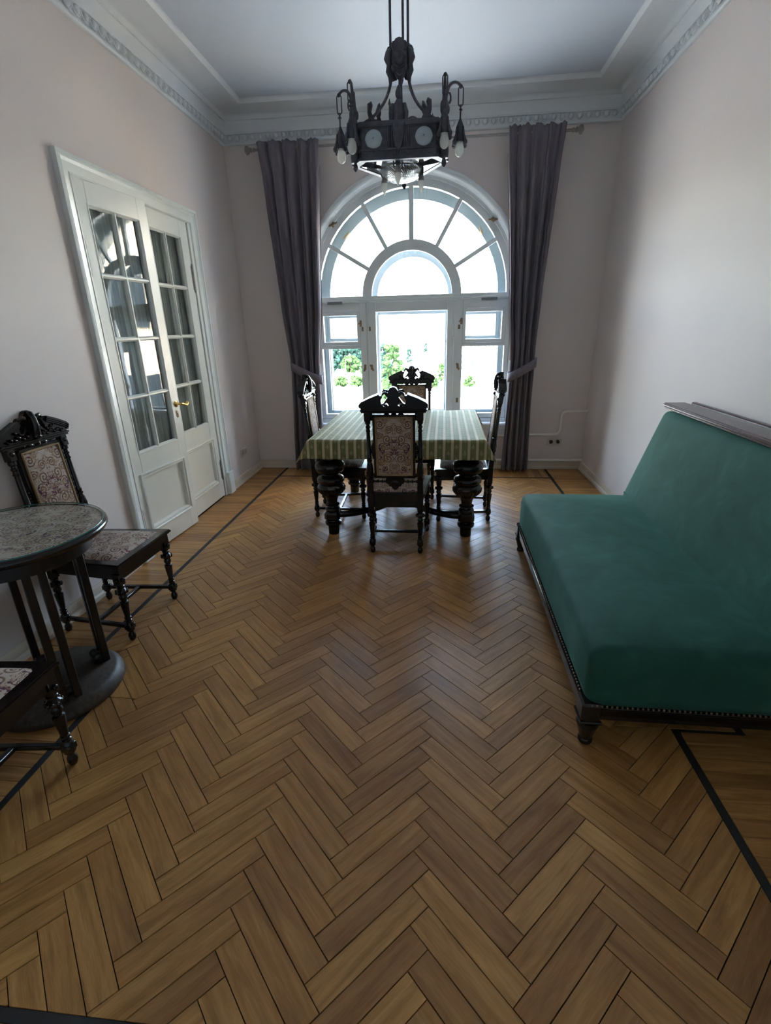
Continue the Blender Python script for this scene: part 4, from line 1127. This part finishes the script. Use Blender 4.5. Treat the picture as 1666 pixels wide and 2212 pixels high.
# curved arms down to the gallery
for a in PA:
    e = B(); pts = []
    for i in range(13):
        t = i/12; r = .050+.205*(t**2.1); z = 2.815-.285*(1-(1-t)**1.2)
        pts.append((r*cos(a), r*sin(a), z))
    e.tube(pts, .008, 8); e.tube([(r_*cos(a), r_*sin(a), z_) for r_, z_ in ((.15, 2.54), (.175, 2.56), (.19, 2.595), (.185, 2.63), (.178, 2.645))], [.010, .016, .012, .016, .003], 8); e.obj('curved_arm', M_bronze, cd)
# gallery: hexagonal frame with pierced plates holding frosted cabochons
corners = []
for k in range(3):
    a = PA[k]; corners += [(.272, a-.20), (.272, a+.20)]
corners = sorted(corners, key=lambda c: c[1] % (2*PI))
cpts = [(r*cos(a), r*sin(a)) for r, a in corners]
def hexring(z0, z1, k0, k1):
    rg = []
    for (x, y) in cpts: rg.append([(x*k0, y*k0, z0), (x*k1, y*k1, z0), (x*k1, y*k1, z1), (x*k0, y*k0, z1)])
    return rg
GD = -.064
e = B(); e.sweep(hexring(2.566+GD, 2.590+GD, .90, 1.04), closed=True, loop=True); e.sweep(hexring(2.558+GD, 2.566+GD, .92, 1.0), closed=True, loop=True); e.obj('upper_ring', M_bronze, cd, 30)
e = B(); e.sweep(hexring(2.424+GD, 2.462+GD, .88, 1.0), closed=True, loop=True); e.sweep(hexring(2.414+GD, 2.428+GD, .90, 1.05), closed=True, loop=True); e.sweep(hexring(2.458+GD, 2.468+GD, .90, 1.03), closed=True, loop=True); e.obj('lower_ring', M_bronze, cd, 30)
for i in range(6):
    p, q = Vector((*cpts[i], 0)), Vector((*cpts[(i+1) % 6], 0)); d = q-p; L = d.length
    Mp = T((p+q)/2*.96) @ RZ(math.atan2(d.y, d.x)) @ T((0, 0, 2.512+GD))
    pol = [(-L/2*.98, -.05), (L/2*.98, -.05), (L/2*.98, .05), (-L/2*.98, .05)]
    if L > .2:
        hs = []
        for cxh in (-.136, .136):
            hs.append([(cxh+(.046+.003*cos(8*t))*cos(t), .002+(.044+.003*cos(8*t))*sin(t)) for t in [2*PI*j/32 for j in range(32)]])
        e = B(); e.prism(pol, -.004, .004, Mp @ RX(PI/2), tuple(hs))
        e.obj('pierced_plate', M_bronze, cd, 30)
        for cxh in (-.136, .136):
            e = B(); e.ell((cxh, 0, .002), (.048, .018, .045), 20, 12, Mp); g = e.obj('cabochon', M_frost, cd, 60)
            e = B()
            for j in range(4):
                a = PI*j/4+.2; e.tube([(cxh-.020*cos(a), -.0165, .002-.020*sin(a)), (cxh, -.0188, .002), (cxh+.020*cos(a), -.0165, .002+.020*sin(a))], [.0006, .0016, .0006], 5, M=Mp)
            e.obj('cut_star', M_crystal, g, 60)
        # ribbed strips beside the figure
        for x in (-.055, -.035, .035, .055): B().tube([(x, -.006, -.05), (x, -.008, .05)], .006, 6, M=Mp).obj('rib', M_bronze, cd)
    else:
        e = B(); e.prism(pol, -.006, .006, Mp @ RX(PI/2)); e.ell((0, -.006, 0), (.03, .012, .04), 10, 8, Mp); e.obj('corner_plate', M_bronze, cd, 30)
# three standing knight figurines
for k in range(3):
    a = math.radians(270+120*k); Mk = T((.150*cos(a), .150*sin(a), GD)) @ RZ(a+PI/2)
    e = B()
    e.lathe([(2.43, .050), (2.50, .046), (2.58, .040), (2.63, .034), (2.665, .030), (2.680, .018), (2.69, .012)], 12, Mk @ Matrix.Diagonal((1, .62, 1, 1)))
    e.ell((0, -.004, 2.712), (.017, .018, .024), 10, 8, Mk); e.tube([(0, 0, 2.725), (.002, .004, 2.748), (.004, .010, 2.755)], [.016, .008, .002], 8, M=Mk)
    for sx in (-1, 1): e.tube([(sx*.028, 0, 2.668), (sx*.042, -.006, 2.63), (sx*.040, -.022, 2.59), (sx*.030, -.034, 2.57)], [.013, .012, .010, .008], 8, M=Mk)
    e.prism(ccw([(-.03, 2.58), (.03, 2.58), (.030, 2.52), (.016, 2.47), (0, 2.45), (-.016, 2.47), (-.03, 2.52)]), .034, .044, Mk @ RX(PI/2))
    for x in (-.03, -.015, 0, .015, .03): e.tube([(x, -.026, 2.44), (x*.8, -.024, 2.56)], .006, 6, M=Mk)
    e.tube([(-.046, -.03, 2.45), (-.046, -.03, 2.66)], .004, 6, M=Mk); e.tube([(-.046, -.03, 2.66), (-.046, -.03, 2.685)], [.008, .001], 6, M=Mk)
    e.obj('knight_figurine', M_bronze, cd, 70)
# corner posts, hooks, bell holders and bulbs
def bell(x, y, ztop, zt):
    """drop rod from zt with a bell shaped holder and an opal bulb"""
    Mk = T((x, y, ztop)); e = B()
    e.tube([(.013*cos(t), 0, .118+(.030 if sin(t) > 0 else -.030)+.013*sin(t)) for t in [2*PI*j/16 for j in range(16)]], .0032, 6, True, Mk)
    e.tube([(0, 0, .080), (0, 0, .068), (0, 0, .02)], [.008, .0042, .0042], 8, M=Mk); e.lathe([(.052, .004), (.058, .012), (.066, .004)], 8, Mk)
    e.obj('drop_rod', M_bronze, cd)
    e = B(); e.lathe([(.020, .005), (.012, .008), (-.010, .018), (-.035, .025), (-.060, .026), (-.085, .024)], 14, Mk)
    for j in range(4):
        a = PI/4+PI*j/2; e.tube([(.022*cos(a), .022*sin(a), -.02), (.030*cos(a), .030*sin(a), -.055), (.036*cos(a), .036*sin(a), -.078), (.044*cos(a), .044*sin(a), -.092)], [.006, .005, .008, .010], 6, M=Mk)
        e.ell((.042*cos(a), .042*sin(a), -.095), (.011, .011, .013), 8, 6, Mk)
    e.obj('bell_holder', M_bronze, cd)
    e = B(); e.lathe([(-.085, .019), (-.098, .020), (-.112, .0235), (-.128, .0245), (-.142, .021), (-.151, .012), (-.155, .002)], 16, Mk); bb = e.obj('bulb', M_opal, cd, 60)
    e = B(); e.lathe([(-.080, .0185), (-.095, .0197)], 16, Mk); e.obj('bulb_collar', M_sock, bb)
for a in PA:
    px, py = .283*cos(a), .283*sin(a); Mk = T((px, py, 0))
    e = B(); e.lathe([(2.358, .006), (2.34, .012), (2.328, .014), (2.318, .008), (2.312, .002)][::-1], 10, Mk)
    e.lathe([(2.352, .022), (2.38, .026), (2.44, .022), (2.49, .027), (2.52, .024), (2.55, .018), (2.59, .020), (2.61, .015), (2.635, .013), (2.67, .011), (2.682, .003)], 12, Mk)
    for j in range(5):
        b2 = 2*PI*j/5; e.ell((.018*cos(b2), .018*sin(b2), 2.57+.012*(j % 3)), (.009, .009, .022), 6, 5, Mk); e.ell((.021*cos(b2+.6), .021*sin(b2+.6), 2.47), (.010, .010, .03), 6, 5, Mk)
    e.obj('corner_post', M_bronze, cd)
    for dd in (-1, 1):
        b2 = a+dd*math.radians(60); ux, uy = cos(b2), sin(b2); L = .098
        e = B(); pts = [(px+ux*L*r_, py+uy*L*r_, z_) for r_, z_ in ((.02, 2.600), (.06, 2.625), (.13, 2.648), (.22, 2.668), (.34, 2.682), (.48, 2.691), (.64, 2.695), (.78, 2.694), (.90, 2.689), (1.0, 2.682))]
        e.tube(pts, [.010, .0095, .009, .008, .0075, .007, .007, .007, .0075, .008], 8); e.ell((px+ux*L, py+uy*L, 2.682), (.010, .010, .010), 8, 6)
        pts = [(px+ux*L*r_, py+uy*L*r_, z_) for r_, z_ in ((.10, 2.61), (.20, 2.600), (.30, 2.602), (.36, 2.615), (.36, 2.632), (.30, 2.645), (.22, 2.645))]
        e.tube(pts, [.006, .006, .006, .006, .005, .005, .004], 6); e.obj('hook_arm', M_bronze, cd)
        bell(px+ux*L, py+uy*L, 2.522, 2.682)
# crystal bowl and skirt
e = B(); bp_ = [(2.352, .106), (2.347, .113), (2.340, .114), (2.334, .1125), (2.328, .109), (2.322, .105), (2.316, .099), (2.310, .091), (2.304, .081), (2.297, .064), (2.292, .044), (2.288, .012), (2.288, .001)]
e.grid(96, len(bp_)-1, lambda u, v: ((bp_[round(v*(len(bp_)-1))][1]+-.0045*abs(sin(u*48*PI+PI/2*(round(v*(len(bp_)-1)) % 2)))*(1 if .1 < v < .9 else 0))*cos(2*PI*u), (bp_[round(v*(len(bp_)-1))][1]+-.0045*abs(sin(u*48*PI+PI/2*(round(v*(len(bp_)-1)) % 2)))*(1 if .1 < v < .9 else 0))*sin(2*PI*u), bp_[round(v*(len(bp_)-1))][0]))
o = e.obj('crystal_bowl', M_crystal, cd, 0); md = o.modifiers.new('thickness', 'SOLIDIFY'); md.thickness = .006
e = B(); e.lathe([(2.346, .115), (2.350, .121), (2.357, .119), (2.357, .109), (2.350, .107)], 40, cap=False); e.obj('bowl_ring', M_bronze, cd)
for i in range(6):
    p, q = Vector((*cpts[i], 0)), Vector((*cpts[(i+1) % 6], 0))
    if (q-p).length > .2:
        e = B(); e.add([(p.x*.95, p.y*.95, 2.353), (q.x*.95, q.y*.95, 2.353), (q.x*.43, q.y*.43, 2.347), (p.x*.43, p.y*.43, 2.347)], [(0, 1, 2, 3)])
        e.obj('glass_skirt', M_tableglass, cd, 0)
for k in range(3):
    a = math.radians(270+120*k-4); Mk = T((.128*cos(a), .128*sin(a), 0)) @ RZ(a+PI/2)
    e = B(); e.tube([(0, .012, 2.385), (0, -.008, 2.375), (0, -.004, 2.365), (0, 0, 2.35), (0, 0, 2.335)], [.012, .014, .010, .015, .012], 8, M=Mk)
    for sx in (-1, 1):
        e.tube([(sx*.008, 0, 2.375), (sx*.024, 0, 2.36), (sx*.024, 0, 2.335), (sx*.014, 0, 2.328)], .0045, 6, M=Mk)
        e.tube([(sx*.004, -.010, 2.372), (sx*.018, -.016, 2.366)], [.007, .002], 6, M=Mk)
    e.obj('candle_bracket', M_bronze, cd)
    e = B(); e.lathe([(2.300, .0178), (2.288, .0182), (2.270, .0145), (2.250, .0075), (2.235, .001)][::-1], 16, Mk); bb = e.obj('candle_bulb', M_opal, cd, 60)
    e = B(); e.lathe([(2.338, .011), (2.325, .0135), (2.300, .0182)][::-1], 16, Mk); e.obj('bulb_collar', M_sock, bb)

# ------------------------------------------------------------------ the town outside the window
GZ = -21.0
def ext(name, color, rough=.9, var=.1, scale=.1): return simple(name, color, rough, var, scale, spec=.05)
M_ground = ext('pale_ground', (.36, .36, .33), var=.2, scale=.03)
M_road = ext('asphalt', (.27, .28, .29), scale=.05)
M_leafA = ext('bright_foliage', (.014, .030, .010), var=.6, scale=.6)
M_leafB = ext('dark_foliage', (.005, .015, .012), var=.6, scale=.6)
M_bark = ext('bark', (.08, .06, .045), scale=1)
M_facA = ext('pink_render', (.42, .30, .26), var=.04)
M_facB = ext('cream_render', (.50, .44, .34), var=.04)
M_facC = ext('pale_grey_render', (.45, .46, .48), var=.04)
M_roof = ext('grey_roof', (.33, .32, .31))
M_pane = ext('far_window_glass', (.016, .024, .032), .3)
M_carA = ext('car_paint', (.04, .042, .05), .3)
g = structure(B().box(-500, 500, 7.5, 1200, GZ-1, GZ).obj('ground', M_ground, smooth=0), 'pale paved ground of the town below')
def quadstrip(pts, w, z0, z1):
    e = B(); rg = []
    for i, p in enumerate(pts):
        a = Vector(pts[max(i-1, 0)]); b_ = Vector(pts[min(i+1, len(pts)-1)]); d = (b_-a).normalized(); nrm = Vector((-d.y, d.x))*w/2
        q = Vector(p); rg.append([(q.x-nrm.x, q.y-nrm.y, z0), (q.x-nrm.x, q.y-nrm.y, z1), (q.x+nrm.x, q.y+nrm.y, z1), (q.x+nrm.x, q.y+nrm.y, z0)])
    return e.sweep(rg, closed=True, cap=True)
structure(quadstrip([(-60, 110), (-26, 150), (-10, 205), (-12, 290), (-8, 420)], 11, GZ, GZ+.12).obj('road', M_road, smooth=0), 'street running away between the trees')
def tree(x, y, hgt, rad, mat, label, seed):
    t = thing('tree', label, 'tree', (x, y, GZ), 0, 'trees below the window'); rg = random.Random(seed)
    e = B(); e.tube([(0, 0, 0), (.2, 0, hgt*.25), (0, .2, hgt*.6)], [.35, .28, .1], 8)
    for k in range(4):
        a = k*1.6+seed; e.tube([(.1, 0, hgt*.3), (rad*.5*cos(a), rad*.5*sin(a), hgt*.55)], [.16, .05], 6)
    e.obj('trunk', M_bark, t)
    e = B()
    for k in range(80):
        a = rg.uniform(0, 2*PI); zz = rg.uniform(.2, .97); rr = rad*math.sqrt(rg.uniform(.02, .9))*(1.1-abs(zz-.5)*1.3); s_ = rad*rg.uniform(.13, .26)
        c = (rr*cos(a), rr*sin(a), hgt*zz-s_*.3)
        o0_ = len(e.v); e.ell(c, (s_, s_, s_*.85), 7, 5)
        for i in range(o0_, len(e.v)):
            v = e.v[i]; e.v[i] = (v[0]+rg.uniform(-.35, .35)*s_, v[1]+rg.uniform(-.35, .35)*s_, v[2]+rg.uniform(-.35, .35)*s_)
    e.obj('crown', mat, t, 0)
tree(-14.6, 163.5, 17.6, 4.2, M_leafA, 'large bright green tree seen through the middle casement', 1)
tree(-18.9, 180, 17.2, 3.4, M_leafB, 'dark bluish green tree at the edge of the middle casement', 2)
tree(-16.8, 153, 7.6, 3.4, M_leafA, 'low bushy tree under the large tree in the middle casement', 3)
tree(-17.0, 306, 9.8, 2.2, M_leafB, 'slim dark tree beside the street', 4)
tree(-49.0, 280, 13.8, 7.0, M_leafB, 'broad dark tree high in the pane beside the tied curtain', 5)
tree(-43.7, 254, 9.2, 5.0, M_leafA, 'light green tree above the parked cars', 6)
tree(-37.6, 264, 12.2, 4.2, M_leafB, 'upright dark tree next to the casement frame', 7)
tree(-38.8, 200, 4.0, 3.1, M_leafA, 'low hedge bush in front of the parked cars, nearer the curtain', 8)
tree(-32.4, 200, 4.2, 3.1, M_leafA, 'low hedge bush in front of the parked cars, nearer the casement frame', 9)
tree(-8.5, 369, 10.8, 2.0, M_leafB, 'solitary dark poplar above the street', 10)
tree(2.2, 200, 9.0, 2.4, M_leafA, 'yellow green tree in front of the pink house', 11)
tree(-1.6, 187, 5.7, 2.6, M_leafA, 'low yellow green shrub behind the chair at the window', 12)
tree(12.2, 194, 4.2, 2.4, M_leafA, 'small shrub below the long building in the pane near the sofa', 13)
tree(-54.0, 262, 12.5, 5.5, M_leafB, 'rounded dark tree closest to the tied curtain', 21)
tree(-45.0, 300, 15.0, 6.0, M_leafB, 'tall dark tree standing behind the light green tree', 22)
tree(-35.2, 247, 6.5, 3.0, M_leafA, 'small light green tree between the parked cars and the frame', 23)
tree(-21.5, 195, 11.0, 3.2, M_leafA, 'light green tree left of the large bright tree', 24)
def house(name, x, y, w, d, hgt, mat, label, cols, rows, rz=0.0, win=(1.2, 1.6), roof=1.2, cat='building', z0=1.5, wins=True):
    t = thing(name, label, cat, (x, y, GZ), rz, 'buildings across the town')
    B().box(-w/2, w/2, 0, d, 0, hgt).obj('wall', mat, t, 0)
    e = B(); e.prism([(-w/2-.4, hgt), (w/2+.4, hgt), (w/2-.6, hgt+roof), (-w/2+.6, hgt+roof)], -d-.4, .4, Mxz); e.obj('roof', M_roof, t, 0)
    if not wins: return t
    me = None
    for r in range(rows):
        for c in range(cols):
            if me is None:
                e = B(); e.box(-win[0]/2, win[0]/2, -.12, .05, -win[1]/2, win[1]/2); me = e.mesh('window', 0); me.materials.append(M_pane)
            o = link('window', me, None, t); o.location = (-w/2+(c+.5)*w/cols, 0, z0+(r+.5)*(hgt-z0)/rows)
    return t
house('town_house', -.6, 271, 11.0, 10, 8.4, M_facA, 'pink rendered three storey house right of the street', 4, 3)
house('long_building', 22.0, 251, 22.0, 14, 9.2, M_facB, 'long cream building seen through the pane near the sofa', 13, 3)
house('apartment_block', -36, 430, 22, 14, 31, M_facC, 'pale apartment block on the skyline behind the left casement', 7, 8)
house('apartment_block', -10, 520, 26, 14, 33, M_facC, 'pale apartment block on the skyline left of the street', 8, 8)
house('apartment_block', 12, 560, 24, 14, 34, M_facC, 'pale apartment block on the skyline in the middle casement', 7, 8)
house('apartment_block', 44, 480, 30, 14, 27, M_facC, 'pale apartment block on the skyline beyond the long building', 9, 7)
house('neighbour_wing', 11.5, 18.5, 7.0, 9, 42, M_facB, 'cream wing of the neighbouring house mirrored in the door panes', 3, 10, -.73, (1.3, 2.2))
def lamp(x, y, label):
    t = thing('street_lamp', label, 'street lamp', (x, y, GZ), 0, 'street lamps')
    B().tube([(0, 0, 0), (0, 0, 8), (.3, 0, 8.8), (1.2, 0, 9.0)], [.12, .08, .07, .06], 6).obj('pole', M_facC, t)
    B().box(1.0, 1.9, -.2, .2, 8.9, 9.1, .04).obj('lamp_head', M_facC, t)
lamp(-41.2, 226, 'street lamp in front of the parked cars'); lamp(-13.0, 235, 'street lamp along the street in the middle casement')
car0 = thing('car', 'grey parked car', 'car', (0, 0, GZ), 0, 'cars parked below the window')
B().prism([(-2.1, .35), (2.1, .35), (2.1, .8), (1.3, .95), (.7, 1.4), (-1.0, 1.4), (-1.7, .95), (-2.1, .85)], -.85, .85, RX(PI/2)).obj('body', M_carA, car0, 0)
for x in (-1.3, 1.3):
    for y in (-.8, .8): B().lathe([(-.1, .33), (.1, .33)], 12, T((x, y, .33)) @ RX(PI/2)).obj('wheel', M_hole, car0, 0)
for i, lab in enumerate(('grey parked car in the row beside the tied curtain', 'second grey parked car from the tied curtain', 'third grey parked car from the tied curtain', 'grey parked car of the row nearest the casement frame')):
    if i == 0: car0.location = (-47.0, 238, GZ); car0.rotation_euler = (0, 0, PI/2); car0['label'] = lab
    else: dup(car0, (-47.0+i*3.4, 238, GZ), PI/2, lab)
